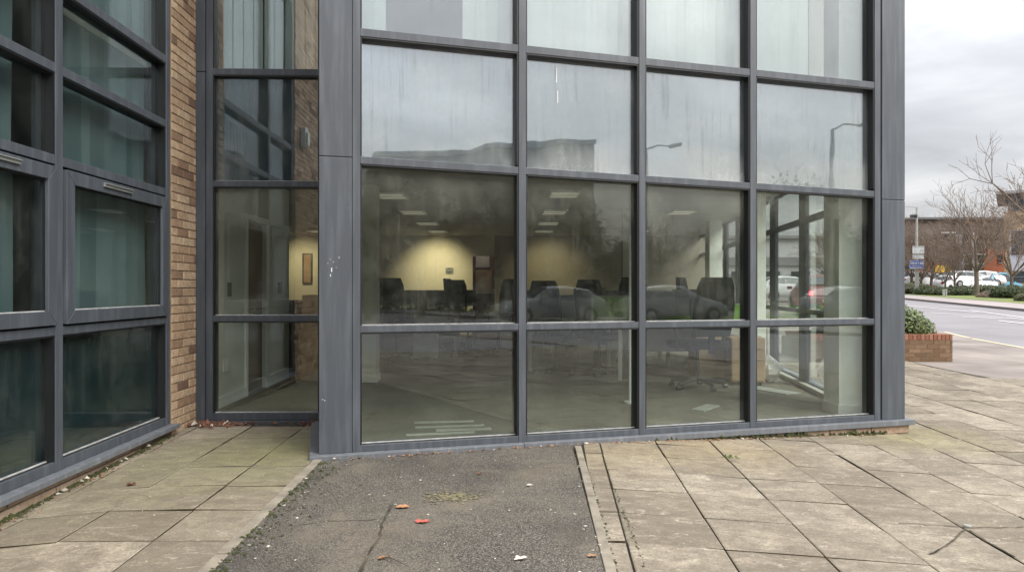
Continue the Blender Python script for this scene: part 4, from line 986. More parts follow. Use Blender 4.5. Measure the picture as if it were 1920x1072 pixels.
scatter('leaf_litter', [(x+abs(rnd.gauss(0, .04)), y) for x, y in pts[::8]], M['dead'], .004, .011, 'brown leaf scraps along the left plinth', 'leaf litter', 10, .7)
scatter('pale_litter', [(-2.77-.03*y+.06, y) for y in (4.35, 4.42, 4.6, 4.66, 4.9, 5.1, 5.15, 5.5)], M['chip'], .012, .03, 'pale dry scraps on the moss along the left plinth', 'leaf litter', 10, .8)
pts = []
for _ in range(420):
    s = rnd.uniform(2.4, 4.75); 
    if abs(math.sin(s*2.3))+rnd.random()*.6 > .6: p = FF.p(s, .035+abs(rnd.gauss(0, .014)), 0); pts.append((p.x, p.y))
mo2 = scatter('moss', pts, M['moss'], .008, .02, 'dark moss growing under the right part of the long sill', 'moss', 11, 1.3)
pts = []
for _ in range(500):
    y = rnd.uniform(2.2, 5.0); w = abs(rnd.gauss(0, .05))*(1.6 if 3.3 < y < 4.9 else .8); pts.append((-1.335-.022*(y-3)+w, y))
scatter('moss', pts, M['moss'], .004, .013, 'thin moss and grit along the left kerb of the asphalt', 'moss', 12, .6)
pts = []
for _ in range(330):
    y = rnd.uniform(2.2, 5.3); x = (.462 if rnd.random() < .6 else .592)+.035*(y-3)*1.0+rnd.gauss(0, .005); pts.append((x, y))
scatter('moss', pts, M['moss'], .003, .008, 'moss in the joints beside the right kerb of the asphalt', 'moss', 13, .6)
pts = []
for _ in range(420):
    a = rnd.uniform(0, 6.28); q = math.sqrt(rnd.random()); c = gp(848+rnd.gauss(0, 24), 931+rnd.gauss(0, 5)); pts.append((c.x, c.y))
scatter('moss', pts, leafm('dry_moss', (.13, .115, .06), (.24, .21, .13)), .004, .012, 'dry tan moss patch in the middle of the asphalt', 'moss', 16, .3)
p = gp(1367, 857); scatter('moss', [(p.x+rnd.gauss(0, .03), p.y+rnd.gauss(0, .02)) for _ in range(60)], leafm('weed', (.05, .08, .02), (.16, .2, .06)), .003, .008, 'small green weed in a slab joint near the building', 'weed', 14, 1.2)
# ---------------- planting ----------------
def leaves_in(mb, c, r, n, size, rnd, shell=.62, flat=0.35):
    for _ in range(n):
        while True:
            v = Vector((rnd.uniform(-1, 1), rnd.uniform(-1, 1), rnd.uniform(-1, 1)))
            if .05 < v.length < 1: break
        d = v.normalized(); k = shell+(1-shell)*rnd.random()
        k *= 1+.12*math.sin(5*d.x+3*d.y)*math.cos(4*d.z+2*d.x)
        p = Vector((c[0]+d.x*r[0]*k, c[1]+d.y*r[1]*k, c[2]+d.z*r[2]*k))
        nrm = (d+Vector((rnd.gauss(0, .6), rnd.gauss(0, .6), rnd.gauss(0, .6)+.35))).normalized()
        a = nrm.orthogonal().normalized(); b = nrm.cross(a); th = rnd.uniform(0, 6.28); a, b = a*math.cos(th)+b*math.sin(th), b*math.cos(th)-a*math.sin(th)
        s = size*rnd.uniform(.6, 1.3)
        t = min(1, max(0, rnd.gauss(.42, .26)))
        mb.idx([p-a*s, p+b*s*.45, p+a*s, p-b*s*.45], [(0, 1, 2, 3)], t)
def bush(name, blobs, n, size, mat, label, cat, seed, group=None, stem=True):
    rnd = random.Random(seed); x0 = sum(b[0][0] for b in blobs)/len(blobs); y0 = sum(b[0][1] for b in blobs)/len(blobs); z0 = gh(x0, y0)
    r = empty(name, (x0, y0, z0), label, cat, group)
    mb = MB(); core = MB()
    for c, rr in blobs:
        leaves_in(mb, c, rr, int(n/len(blobs)), size, rnd)
        core.ell(c, [k*.72 for k in rr], 10, 7, wob=.08)
    mb.build('foliage', M[mat], r, fixn=False); core.build('shade_core', M['core'], r)  # solid dark core stands for the shade among the leaves
    return r
# planter beside the building corner
plc = gp(1786, 677); PY = plc.y; PX = plc.x; pz = plc.z
Pl = empty('brick_planter', (PX-1.2, PY+.6, pz), 'brown brick planter with a red soldier course coping beside the driveway', 'planter')
QF = Fr((PX-2.6, PY, 0), (1, 0, 0), (0, -1, 0)); QS = Fr((PX, PY, 0), (0, 1, 0), (1, 0, 0)); ht = (677-627)/F*PY
nc = max(4, round((ht-.1)/.075)); cz = (ht-.105)/nc
bm_ = MB(); bricks(bm_, QF, 0, 2.6, 0, pz, pz+ht-.108, H=cz-.01, L=.215); bricks(bm_, QS, 0.0, 1.4, 0, pz, pz+ht-.108, H=cz-.01, L=.215, off=1)
bricks(bm_, Fr((PX-2.6, PY+1.4, 0), (1, 0, 0), (0, 1, 0)), 0, 2.6, 0, pz, pz+ht-.108, H=cz-.01)
wl = bm_.build('brick_wall', M['brick_brown'], Pl)
mb = MB(); mb.box(PX-2.597, PX-.006, PY+.006, PY+.2, pz-.1, pz+ht-.1); mb.box(PX-.2, PX-.0065, PY+.2, PY+1.394, pz-.1, pz+ht-.1); mb.box(PX-2.597, PX-.2, PY+1.2, PY+1.394, pz-.1, pz+ht-.1); mb.box(PX-2.597, PX-2.4, PY+.2, PY+1.2, pz-.1, pz+ht-.1)
mb.build('mortar_bed', M['mortar'], wl)
mb = MB()
for fr, s0, s1 in ((QF, 0, 2.6), (QS, .215, 1.4), (Fr((PX-2.6, PY+1.185, 0), (1, 0, 0), (0, 1, 0)), .0, 2.4)): bricks(mb, fr, s0, s1, .003, pz+ht-.1, pz+ht, depth=.21, soldier=True)
mb.build('coping', M['brick_red'], Pl, bevel=.003)
mb = MB(); mb.box(PX-2.5, PX-.19, PY+.19, PY+1.2, pz+ht-.3, pz+ht-.08); mb.build('soil', M['joint'], Pl)
bush('planter_shrub', [((PX-.95, PY+.62, pz+ht+.17), (.72, .55, .45)), ((PX-.42, PY+.52, pz+ht+.06), (.36, .45, .32)), ((PX-.68, PY+.6, pz+ht+.17), (.48, .5, .40)), ((PX-1.9, PY+.7, pz+ht+.2), (.6, .5, .36))], 11000, .030, 'leaf_shrub', 'rounded glossy green shrub growing in the brick planter', 'shrub', 3)
# far hedges
def fb(u, vtop, vbot, wpx, depth=1.2, du=0):
    p = gp(u, vbot); z1 = CH-(vtop-HV)/F*p.y; h = (z1-p.z)/2; return ((p.x, p.y+depth*.5, p.z+h*.92), (wpx/2/F*p.y, depth, h*1.08))
gh_ = 'clipped hedges and bushes across the road'
bush('hedge_bush', [fb(1715, 529, 553, 90, 1.5), fb(1675, 530, 553, 60, 1.5)], 5200, .10, 'leaf_olive', 'olive green rounded hedge behind the lamp post and blue sign', 'hedge', 21, gh_)
bush('hedge_bush', [fb(1772, 538, 556, 60), fb(1745, 537, 555, 40)], 4200, .085, 'leaf_hedge', 'dark green clipped hedge behind the short grey post', 'hedge', 22, gh_)
bush('hedge_bush', [fb(1812, 536, 556, 56), fb(1800, 537, 556, 40)], 4200, .085, 'leaf_hedge', 'dark green clipped hedge left of the big bare tree trunk', 'hedge', 23, gh_)
bush('hedge_bush', [fb(1852, 533, 553, 70, 1.5), fb(1870, 535, 552, 40)], 4200, .085, 'leaf_hedge', 'green hedge right of the big bare tree trunk', 'hedge', 24, gh_)
bush('russet_bush', [fb(1868, 544, 560, 50, .7), fb(1848, 550, 560, 22, .5)], 3600, .05, 'leaf_brown', 'low russet brown bush on the verge', 'bush', 25)
bush('hedge_bush', [fb(1903, 533, 562, 58, 1.2), fb(1935, 535, 562, 50, 1.2)], 6000, .08, 'leaf_hedge', 'rounded dark hedge at the right edge, bulging over the verge', 'hedge', 26, gh_)
bush('hedge_bush', [fb(1926, 549, 568, 26, .6)], 1500, .06, 'leaf_olive', 'small pale bush at the right edge in front of the rounded hedge', 'bush', 27, gh_)
for k, (u, lab) in enumerate(((1630, 'hedge glimpsed beyond the rightmost side window'), (1560, 'hedge seen through the side window with the red tail lamp'), (1500, 'hedge seen through the side window with the white car'))):
    bush('hedge_bush', [fb(u, 538, 553, 90, 1.3)], 2200, .11, 'leaf_olive', lab, 'hedge', 30+k, gh_)
# bare trees
def grow(seed, H, r0, levels=6, spread=.5, clear=.22, up=.15, first=5, twigr=.010):
    rnd = random.Random(seed); segs = []
    def br(p, d, L, r, lv):
        n = 3 if lv < 2 else 2; q = p
        for i in range(n):
            d = (d+Vector((rnd.gauss(0, .10), rnd.gauss(0, .10), rnd.gauss(0, .05)+up*.35))).normalized()
            e = q+d*(L/n); ra = r*(1-.30*i/n); rb = r*(1-.30*(i+1)/n); segs.append((q, e, ra, rb, lv)); 
            if 0 < lv < levels-1 and i < n-1 and rnd.random() < .75: side(e, d, L*rnd.uniform(.45, .7), rb*.5, lv+1)
            q = e
        if lv < levels-1:
            k = rnd.choice((2, 2, 3)) if lv < 4 else 2
            for _ in range(k): side(q, d, L*rnd.uniform(.62, .85), max(twigr*.7, r*.70/math.sqrt(k)*1.25), lv+1)
    def side(p, d, L, r, lv):
        a = d.orthogonal().normalized(); b = d.cross(a); th = rnd.uniform(0, 6.28); s = rnd.uniform(.35, 1)*spread*1.25
        br(p, (d*(1-.3*s)+(a*math.cos(th)+b*math.sin(th))*s).normalized(), L, max(r, twigr*.6), lv)
    t0 = Vector((0, 0, 0)); tp = Vector((rnd.gauss(0, .05), rnd.gauss(0, .05), H*clear))
    segs.append((t0, tp*.15, r0*1.35, r0*1.05, 0)); segs.append((tp*.15, tp, r0*1.05, r0*.9, 0))
    # central leader plus whorl
    br(tp, Vector((rnd.gauss(0, .08), rnd.gauss(0, .08), 1)).normalized(), H*.27, r0*.7, 1)
    for k in range(first):
        th = 2*math.pi*k/first+rnd.uniform(-.4, .4); s = rnd.uniform(.55, 1.0)
        br(tp*rnd.uniform(.85, 1.0), Vector((math.cos(th)*s, math.sin(th)*s, .8)).normalized(), H*rnd.uniform(.2, .27), r0*.45, 1)
    return segs
def tree_mesh(name, seed, H, r0, label=None, cat='tree', **kw):
    segs = grow(seed, H, r0, **kw); r = empty(name, (0, 0, 0)); a = MB(); b = MB()
    for p, q, ra, rb, lv in segs:
        if lv <= 1: a.tube(p, q, ra, rb, 8, cap=False)
        else: b.tube(p, q, ra, rb, 4 if lv < 4 else 3, cap=False)
    a.build('trunk', M['bark'], r, smooth=True, fixn=False); b.build('crown', M['twig'], r, fixn=False)
    r['nseg'] = len(segs); return r
gt = 'bare winter trees across the road'
tA = tree_mesh('bare_tree', 11, 8.0, .16, levels=7, spread=.55, clear=.26, first=6, twigr=.012)
tB = tree_mesh('bare_tree', 5, 8.0, .14, levels=7, spread=.62, clear=.2, first=6, twigr=.014)
print('segs', tA['nseg'], tB['nseg']); 
for q in (tA, tB): del q['nseg']
def tput(src, key, u, vb, vt, rz, label, group=gt, wide=1.0, z=None):
    p = gp(u, vb) if z is None else at(u, vb, z); h = (CH-(vt-HV)/F*p.y)-p.z; s = h/hh[key[0]]
    o = src if key not in used else copy_tree(src); used[key] = 1
    place(o, (p.x, p.y, p.z), R(rz), (s*wide, s*wide, s)); o['label'] = label; o['category'] = 'tree'; o['group'] = group; return o
def hgt(r): return max(v.co.z for c in r.children for v in c.data.vertices)
hh = {'A': hgt(tA), 'B': hgt(tB)}
print('h', hh)
tput(tA, 'A', 1832, 557, 330, 10, 'tallest bare tree with a clean trunk standing on the verge', wide=.95)
tput(tB, 'B', 1772, 555, 418, 40, 'young bare tree rising behind the short grey post', wide=.8)
tput(tB, 'B', 1745, 551, 392, 130, 'many-stemmed bare tree right of the blue sign', wide=1.0)
tput(tA, 'A', 1709, 551, 405, 80, 'bare tree directly behind the grey sign backs', wide=1.0)
tput(tB, 'B', 1990, 566, 235, 200, 'large bare tree mostly outside the right edge with branches reaching in', wide=0.95)
tput(tA, 'A', 1680, 550, 400, 200, 'bare tree partly hidden behind the right building corner', wide=1.1)
tput(tA, 'A', 1790, 553, 432, 250, 'slender bare tree right behind the yellow sign', wide=.85)
tput(tB, 'B', 1727, 551, 415, 20, 'bare tree between the lamp post and the yellow sign', wide=1.0)
tput(tB, 'B', 1896, 555, 345, 160, 'bare tree in front of the yellow brick corner building', wide=.8)
tput(tB, 'B', 1560, 549, 395, 300, 'bare tree glimpsed through the side windows', wide=1.1)
# ---------------- lamp post, signs, posts ----------------
lp0 = gp(1719, 553.5); Lm = empty('lamp_post', lp0, 'tall pale lamp post with two side arms and sign boards', 'lamp post')
Yl = lp0.y; k = Yl/F
def Z(v): return CH-(v-HV)*k
mk(Lm, 'pole', M['conc'], lambda m: (m.tube((lp0.x, Yl, lp0.z), (lp0.x, Yl, Z(470)), 3.6*k, 3.2*k, 10), m.tube((lp0.x, Yl, Z(470)), (lp0.x, Yl, Z(388)), 2.4*k, 1.6*k, 10)))
mk(Lm, 'arm', M['conc'], lambda m: (m.tube((lp0.x, Yl, Z(388)), (lp0.x-34*k, Yl, Z(387)), .8*k, .6*k, 6), m.tube((lp0.x, Yl, Z(408)), (lp0.x-30*k, Yl, Z(408)), .7*k, .6*k, 6)))
for du in (-3, -9): mk(Lm, 'camera_head', M['blackp'], lambda m: m.box(lp0.x+(du-1.9)*k, lp0.x+(du+1.9)*k, Yl-.2, Yl+.2, Z(408), Z(402.5)), .02)
def sgn(name, u0, u1, v0, v1, mat, label, dy):
    mb = MB(); x0, x1 = (u0-960)*k, (u1-960)*k; mb.box(x0, x1, Yl+dy-.02, Yl+dy+.02, Z(v1), Z(v0)); o = mb.build(name, M[mat], origin=((x0+x1)/2, Yl+dy, Z(v1))); return tag(o, label, 'sign'), x0, x1
g1, a, b = sgn('sign_board', 1709, 1730.5, 461.5, 475.5, 'sign_back', 'upper grey back of a road sign on the lamp post', -.16)
mk(None, 'rail', M['conc'], lambda m: m.box(a, b, Yl-.21, Yl-.181, Z(463), Z(462)), parent=g1)
g2, a, b = sgn('sign_board', 1709, 1730, 477, 485.5, 'sign_back', 'lower grey back of a road sign on the lamp post', -.16)
mk(None, 'rail', M['conc'], lambda m: m.box(a, b, Yl-.21, Yl-.181, Z(477.6), Z(476.9)), parent=g2)
g3, a, b = sgn('direction_sign', 1702.5, 1728.5, 488.5, 503.8, 'sign_blue', 'blue direction sign with white lettering on the lamp post', -.24)
def brd(m):
    y = Yl-.262; w = .5*k
    m.box(a, b, y-.004, y, Z(488.5)-w, Z(488.5)); m.box(a, b, y-.004, y, Z(503.8), Z(503.8)+w); m.box(a, a+w, y-.004, y, Z(503.8)+w, Z(488.5)-w); m.box(b-w, b, y-.004, y, Z(503.8)+w, Z(488.5)-w)
mk(None, 'border', M['white'], brd, parent=g3)
rr = random.Random(2)
def letters(m):
    y = Yl-.262
    for u0, u1, v0, v1 in ((1704, 1711, 491.6, 495), (1712.3, 1715.5, 491.6, 495), (1717.5, 1720, 491.6, 495), (1722, 1727.5, 491.6, 495), (1708, 1724, 497.2, 499), (1704.5, 1723, 501, 502.6)):
        u = u0
        while u < u1-.3:
            w = rr.uniform(.6, 1.0); m.box((u-960)*k, (u+w-960)*k, y-.006, y, Z(v1), Z(v0+rr.choice((0, .5)))); u += w+.35
mk(None, 'lettering', M['white'], letters, parent=g3)
g4, a, b = sgn('sign_plate', 1720, 1727, 505.5, 509, 'sign_pink', 'small faded red plate under the blue direction sign', -.14)
p = gp(1706, 550.5); mb = MB(); mb.box(p.x-2*k, p.x+2*k, p.y-.1, p.y+.1, p.z, CH-(505-HV)/F*p.y); x = mb.build('post', M['postcream'], origin=tuple(p), bevel=.02); tag(x, 'cream post standing below the blue sign beside the lamp post', 'post')
p = gp(1772, 558); kk = p.y/F; r = empty('tree_guard', p, 'short grey twin post guard in front of the young tree', 'tree guard')
for du in (-3, 1.5): mk(r, 'post', M['conc'], lambda m: m.box(p.x+(du-1.1)*kk, p.x+(du+1.6)*kk, p.y-.06, p.y+.06, p.z, p.z+16*kk), .01)
mk(r, 'rail', M['conc'], lambda m: m.box(p.x-4*kk, p.x+3*kk, p.y-.09, p.y-.061, p.z+14*kk, p.z+16*kk))
# ---------------- cars ----------------
def make_car(name, paint, van=False, lit=False):
    r = empty(name, (0, 0, 0)); H = 1.9 if van else 1.46; dz = H-1.46
    st = [(-2.15, .58, .66, .62, .80), (-2.05, .84, .95, .62, .84), (-1.85, .92, 1.02+dz*.6, .64, .87), (-1.35, .95, 1.36+dz, .60, .88), (-.5, .95, 1.46+dz, .60, .88), (.25, .93, 1.42+dz, .59, .88), (1.0, .90, .99, .66, .87), (1.8, .80, .85, .66, .84), (2.12, .55, .62, .55, .76)]
    def ring(x, zs, zr, yr, w): return [(x, -w*.92, .22), (x, -w, .5), (x, -w*.97, zs), (x, -yr, zr), (x, 0, zr+.03), (x, yr, zr), (x, w*.97, zs), (x, w, .5), (x, w*.92, .22)]
    rg = [ring(*s) for s in st]
    mk(r, 'body', paint, lambda m: m.loft(rg), .0, True)
    def win(i0, i1, m, k0=.08, k1=.92, sgn_=0):
        if True:
            a, b = (2, 3) if sgn_ == 0 else (6, 5)
            A0, A1, B0, B1 = [Vector(q) for q in (rg[i0][a], rg[i0][b], rg[i1][a], rg[i1][b])]
            f = lambda s, t: A0.lerp(B0, s).lerp(A1.lerp(B1, s), t)+Vector((0, (-1 if sgn_ == 0 else 1)*.012, .004))
            P = [f(k0, .12), f(k1, .12), f(k1, .86), f(k0, .86)]; Q = [p-Vector((0, (-1 if sgn_ == 0 else 1)*.02, 0)) for p in P]; m.hexa(Q+P)
    for sd in (0, 1): mk(r, 'side_window', M['glass_car'], lambda m: (win(2, 3, m, .35, .95, sd), win(3, 4, m, .0, .96, sd), win(4, 5, m, .0, .96, sd), win(5, 6, m, .0, .62, sd)))
    def scr(i0, i1, m, k0, k1, s):
        a = [Vector(rg[i0][3]), Vector(rg[i0][5]), Vector(rg[i1][5]), Vector(rg[i1][3])]
        P = [a[0].lerp(a[3], k0), a[1].lerp(a[2], k0), a[1].lerp(a[2], k1), a[0].lerp(a[3], k1)]; P = [p+Vector((s*.03, 0, .045)) for p in P]; Q = [p-Vector((s*.02, 0, .04)) for p in P]; m.hexa(Q+P)
    mk(r, 'windscreen', M['glass_car'], lambda m: scr(5, 6, m, .08, .93, 1)); mk(r, 'rear_window', M['glass_car'], lambda m: scr(2, 3, m, .1, .9, -1))
    for sx in (-1.32, 1.35):
        for sy in (-1, 1):
            w = mk(r, 'wheel', M['tyre'], lambda m: m.tube((sx, sy*.70, .32), (sx, sy*.90, .32), .32, n=20))
            mk(r, 'rim', M['steel'], lambda m: m.tube((sx, sy*.901, .32), (sx, sy*.912, .32), .2, n=10), parent=w)
    for sy in (-1, 1):
        mk(r, 'headlight', M['headlens'], lambda m: m.obox((2.02, sy*.6, .66), (.05, 0, -.03), (0, .14, 0), (0, 0, .06)))
        mk(r, 'tail_light', M['taillit'] if lit else M['taillens'], lambda m: m.obox((-2.09, sy*.68, .78), (.05, 0, 0), (0, .11, 0), (0, 0, .09)))
        mk(r, 'wing_mirror', paint, lambda m: m.obox((.72, sy*.98, .98), (.05, 0, 0), (0, .09, 0), (0, 0, .06)))
    mk(r, 'number_plate', M['postcream'], lambda m: m.box(-2.16, -2.14, -.26, .26, .44, .55)); mk(r, 'bumper', M['blackp'], lambda m: (m.box(-2.17, -2.0, -.75, .75, .24, .40), m.box(2.0, 2.15, -.7, .7, .24, .38)))
    return r
cw = make_car('parked_car', M['car_white']); cs = make_car('parked_car', M['car_silver']); cdk = make_car('parked_car', M['car_silver']); cv = make_car('parked_van', M['car_blue'], True); crd = make_car('parked_car', M['car_red'], lit=True)
gcp = 'cars in the car park across the road'
def cput(src, key, u, vroof, Y, rz, label, group=gcp, Hc=1.46, cat='car', sc=1):
    zt = CH-(vroof-HV)/F*Y; x = (u-960)/F*Y; z = gh(x, Y)+.07
    o = src if key not in used else copy_tree(src); used[key] = 1
    z = z if abs(zt-Hc-z) > 3 else max(z, zt-Hc*sc); place(o, (x, Y, z), R(rz), sc); tag(o, label, cat, group); return o
# raised car park deck
YC = 62
def deck(name, x0, x1, y0, y1, z, mat):
    mb = MB(); mb.hexa([(x0, y0, gh(x0, y0)-.2), (x1, y0, gh(x1, y0)-.2), (x1, y1, gh(x1, y1)-.2), (x0, y1, gh(x0, y1)-.2), (x0, y0+1.5, z), (x1, y0+1.5, z), (x1, y1, z), (x0, y1, z)]); tag(mb.build(name, M[mat], origin=(x0, y0, z)), kind='structure')
deck('car_park_terrace', 14, 70, 58, 130, 1.32, 'drive')
for u, v, Y, rz, lab, c, key in ((1808, 508, 60, 12, 'white car in the middle of the row, left of the big bare tree', cw, 'cw'), (1782, 516, 56.5, 25, 'white car with its bonnet towards the yellow sign', cw, 'cw'), (1832, 508, 66, 170, 'white car partly behind the big bare tree trunk', cw, 'cw'), (1722, 510, 60, 15, 'white car behind the lamp post', cw, 'cw'), (1700, 508, 64, 5, 'white car at the left end beside the building corner', cw, 'cw'), (1818, 517, 57, 190, 'white car nearest the hedge, left of the big trunk', cw, 'cw'), (1745, 512, 64, 10, 'silver car between the blue sign and the yellow sign', cs, 'cs'), (1476, 522, 42, 8, 'white car glimpsed through the far side window', cw, 'cw')):
    cput(c, key, u, v, max(Y, 61) if Y > 50 else Y, rz, lab)
cput(cv, 'cv', 1873, 516, 66, 15, 'light blue van by the yellow brick building', gcp, 1.9, 'van')
x_ = (1536-960)/F*27; cput(crd, 'cr', 1536, 516, 27, 76, 'dark red car with lit tail lamp seen through the side window', 'cars on the road', 1.46)
# ---------------- buildings across the road ----------------
def facade_box(name, x0, x1, y0, dep, z0, z1, mat, label):
    r = empty(name, ((x0+x1)/2, y0, z0), label, 'building'); mk(r, 'wall', M[mat], lambda m: m.box(x0, x1, y0, y0+dep, z0-1.5, z1)); return r
YB = 85.0; kb = YB/F
def zb(v): return CH-(v-HV)*kb
def xb(u): return (u-960)*kb
z00 = 1.0
b1 = facade_box('office_block', xb(1690), xb(1888), YB, 14, z00, zb(412), 'bldg_brown', 'long brown office block with white framed bays and terracotta ground floor')
mk(b1, 'roof', M['bldg_roof'], lambda m: m.box(xb(1688), xb(1890), YB-.6, YB+14.5, zb(412)+.01, zb(408)))
mk(b1, 'terracotta_wall', M['terra'], lambda m: m.box(xb(1842), xb(1886), YB-.25, YB-.01, z00, zb(468)))
mk(b1, 'terracotta_wall', M['terra'], lambda m: m.box(xb(1722), xb(1757), YB-.25, YB-.01, z00, zb(492)))
mk(b1, 'grey_pier', M['bldg_grey'], lambda m: (m.box(xb(1785), xb(1791), YB-.5, YB-.01, z00, zb(440)), m.box(xb(1793), xb(1799), YB-.5, YB-.01, z00, zb(440))))
for q in ((1817.5, 1820, 436, 530), (1799, 1842, 476, 478), (1799, 1842, 494, 496), (1799, 1842, 510, 512), (1799.5, 1801, 478, 510), (1757, 1785, 436, 437.5)):
    mk(b1, 'white_frame', M['bldg_white'], lambda m: m.box(xb(q[0]), xb(q[1]), YB-.7, YB-.51, zb(q[3]), zb(q[2])))
for q in ((1802, 1817, 479, 493), (1821, 1842, 479, 493), (1803, 1816, 513, 528), (1822, 1840, 513, 528), (1845, 1855, 512, 522), (1868, 1878, 512, 522), (1868, 1876, 478, 492), (1845, 1853, 440, 452), (1860, 1868, 440, 452), (1830, 1838, 440, 452), (1805, 1813, 440, 452), (1757, 1783, 512, 526), (1705, 1713, 440, 452), (1725, 1733, 440, 452), (1745, 1753, 440, 452), (1765, 1773, 440, 452)):
    w = mk(b1, 'window', M['bldg_glass'], lambda m: m.box(xb(q[0]), xb(q[1]), YB-.35, YB-.26, zb(q[3]), zb(q[2])))
    mk(b1, 'sill', M['bldg_grey'], lambda m: m.box(xb(q[0]), xb(q[1]), YB-.42, YB-.26, zb(q[3])-.12, zb(q[3])-.005), parent=w)
mb = MB(); Ys = 74; ks = Ys/F; mb.box((1757-960)*ks, (1784-960)*ks, Ys, Ys+.3, CH-(510.5-HV)*ks, CH-(497-HV)*ks)
ys = mb.build('shop_sign', M['sign_yellow'], origin=((1770-960)*ks, Ys, CH-(510.5-HV)*ks)); tag(ys, 'bright yellow sign board behind the young bare tree', 'sign')
for du in (1759, 1782): mk(None, 'post', M['blackp'], lambda m: m.tube(((du-960)*ks, Ys+.15, 1.0), ((du-960)*ks, Ys+.15, CH-(510.6-HV)*ks), .1, n=6), parent=ys)
# yellow-brick building, its corner towards us, running nearer to the right
YR = 72.0
c0 = at(1883, 540, YR); RFm = Fr((c0.x, YR, 0), (0.81, -0.58, 0), (-0.58, -0.81, 0))
b2 = empty('corner_building', (c0.x, YR, 1.2), 'yellow brick and silver panelled building with an overhanging flat roof', 'building')
kr = YR/F; zr = lambda v: CH-(v-HV)*kr
def rb(name, mat, s0, s1, t0, t1, z0, z1, parent=None): return mk(b2 if parent is None else None, name, M[mat], lambda m: m.fbox(RFm, s0, s1, t0, t1, z0, z1), parent=parent)
rb('wall', 'yellowbrick', 0, 26, -12, 0, 0.2, zr(398)); rb('upper_storey', 'bldg_roof', .3, 26, -12, -.1, zr(398), zr(365)); rb('roof', 'bldg_grey', -.7, 27, -13, .9, zr(365)+.01, zr(360))
rb('silver_panel', 'bldg_silver', .45, 25, .01, .15, zr(508), zr(432)); rb('glazed_band', 'bldg_glass', .6, 25, .16, .22, zr(478), zr(434))
for j in range(9):
    w = rb('window', 'bldg_glass', .6+2.6*j, 2.9+2.6*j, -.09, -.02, zr(394), zr(368)); 
    rb('frame', 'bldg_grey', 1.7+2.6*j, 1.8+2.6*j, -.018, .03, zr(394), zr(368), w)
    w = rb('window', 'bldg_glass', .6+2.6*j, 2.9+2.6*j, .01, .06, zr(530), zr(509.5)); rb('frame', 'bldg_grey', 1.7+2.6*j, 1.8+2.6*j, .061, .1, zr(530), zr(509.5), w); rb('glazing_bar', 'bldg_grey', .6+2.6*j, 1.69+2.6*j, .061, .1, zr(519.5), zr(519), w)
# buildings seen through the side windows
b3 = facade_box('white_warehouse', 12, 52, 98, 12, 1, 8.2, 'bldg_white', 'low white and grey building glimpsed through the side windows')
mk(b3, 'grey_band', M['bldg_grey'], lambda m: (m.box(12, 52, 97.7, 97.99, 4.4, 5.6), m.box(11.8, 52.2, 97.4, 110.3, 8.21, 8.6)))
for j in range(9): mk(b3, 'window', M['bldg_glass'], lambda m: m.box(14+4.2*j, 16.6+4.2*j, 97.6, 97.69, 1.6, 3.6))
# ---------------- what the front glazing reflects: across the car park behind ----------------
def mir(u, v, Y):
    V = at(u, v, Y); d = (V-P0).dot(Vector((FF.t.x, FF.t.y, 0)).normalized()); return V-2*d*Vector((FF.t.x, FF.t.y, 0)).normalized()
def lampb(u, vt, Y, ut, vt2, label):
    a = mir(u, vt, Y); t_ = mir(ut, vt2, Y); g = gh(a.x, a.y); r = empty('street_lamp', (a.x, a.y, g-.03), label, 'street lamp', 'street lamps behind the viewer')
    mk(r, 'pole', M['conc'], lambda m: m.tube((a.x, a.y, g-.03), a, .11, .07, 10)); d = t_-a
    pts = [a, a+d*.3+Vector((0, 0, .12)), a+d*.7]
    mk(r, 'arm', M['conc'], lambda m: (m.tube(pts[0], pts[1], .05, .045, 8), m.tube(pts[1], pts[2], .045, .04, 8)))
    mk(r, 'lamp_head', M['greyp'], lambda m: m.obox(a+d*.84, d*.18, Vector((-d.y, d.x, 0)).normalized()*.13, (0, 0, .06)), .02)
lampb(1564, 240, 28, 1640, 228, 'street lamp mirrored in the rightmost upper pane')
lampb(1213, 278, 33, 1280, 270, 'street lamp mirrored beside the second mullion')
gb = 'trees behind the viewer'
def tmir(src, key, u, vt, Y, wide, label, rz):
    a = mir(u, 540, Y); g = gh(a.x, a.y)-.03; zt = CH-(vt-HV)/F*Y; s = (zt-g)/hh[key[0]]
    o = copy_tree(src); place(o, (a.x, a.y, g), R(rz), (s*wide, s*wide, s)); tag(o, label, 'tree', gb)
for k_, (src, key, u, vt, Y, w, lab) in enumerate(((tB, 'B', 1470, 312, 48, .8, 'bushy bare tree mirrored at the foot of the upper right pane, left one'), (tA, 'A', 1515, 305, 48, .8, 'bushy bare tree mirrored at the foot of the upper right pane, right one'), (tA, 'A', 1240, 380, 38, 1.2, 'bare tree mirrored left in the third middle pane'), (tB, 'B', 1330, 395, 36, 1.2, 'bare tree mirrored right in the third middle pane'), (tB, 'B', 1040, 330, 34, 1.2, 'bare tree mirrored in the second middle pane'), (tA, 'A', 900, 318, 33, 1.3, 'bare tree mirrored right in the first middle pane'), (tB, 'B', 790, 312, 31, 1.3, 'bare tree mirrored in the centre of the first middle pane'), (tA, 'A', 690, 306, 30, 1.3, 'bare tree mirrored left in the first middle pane'))):
    tmir(src, key, u, vt, Y, w, lab, 47*k_)
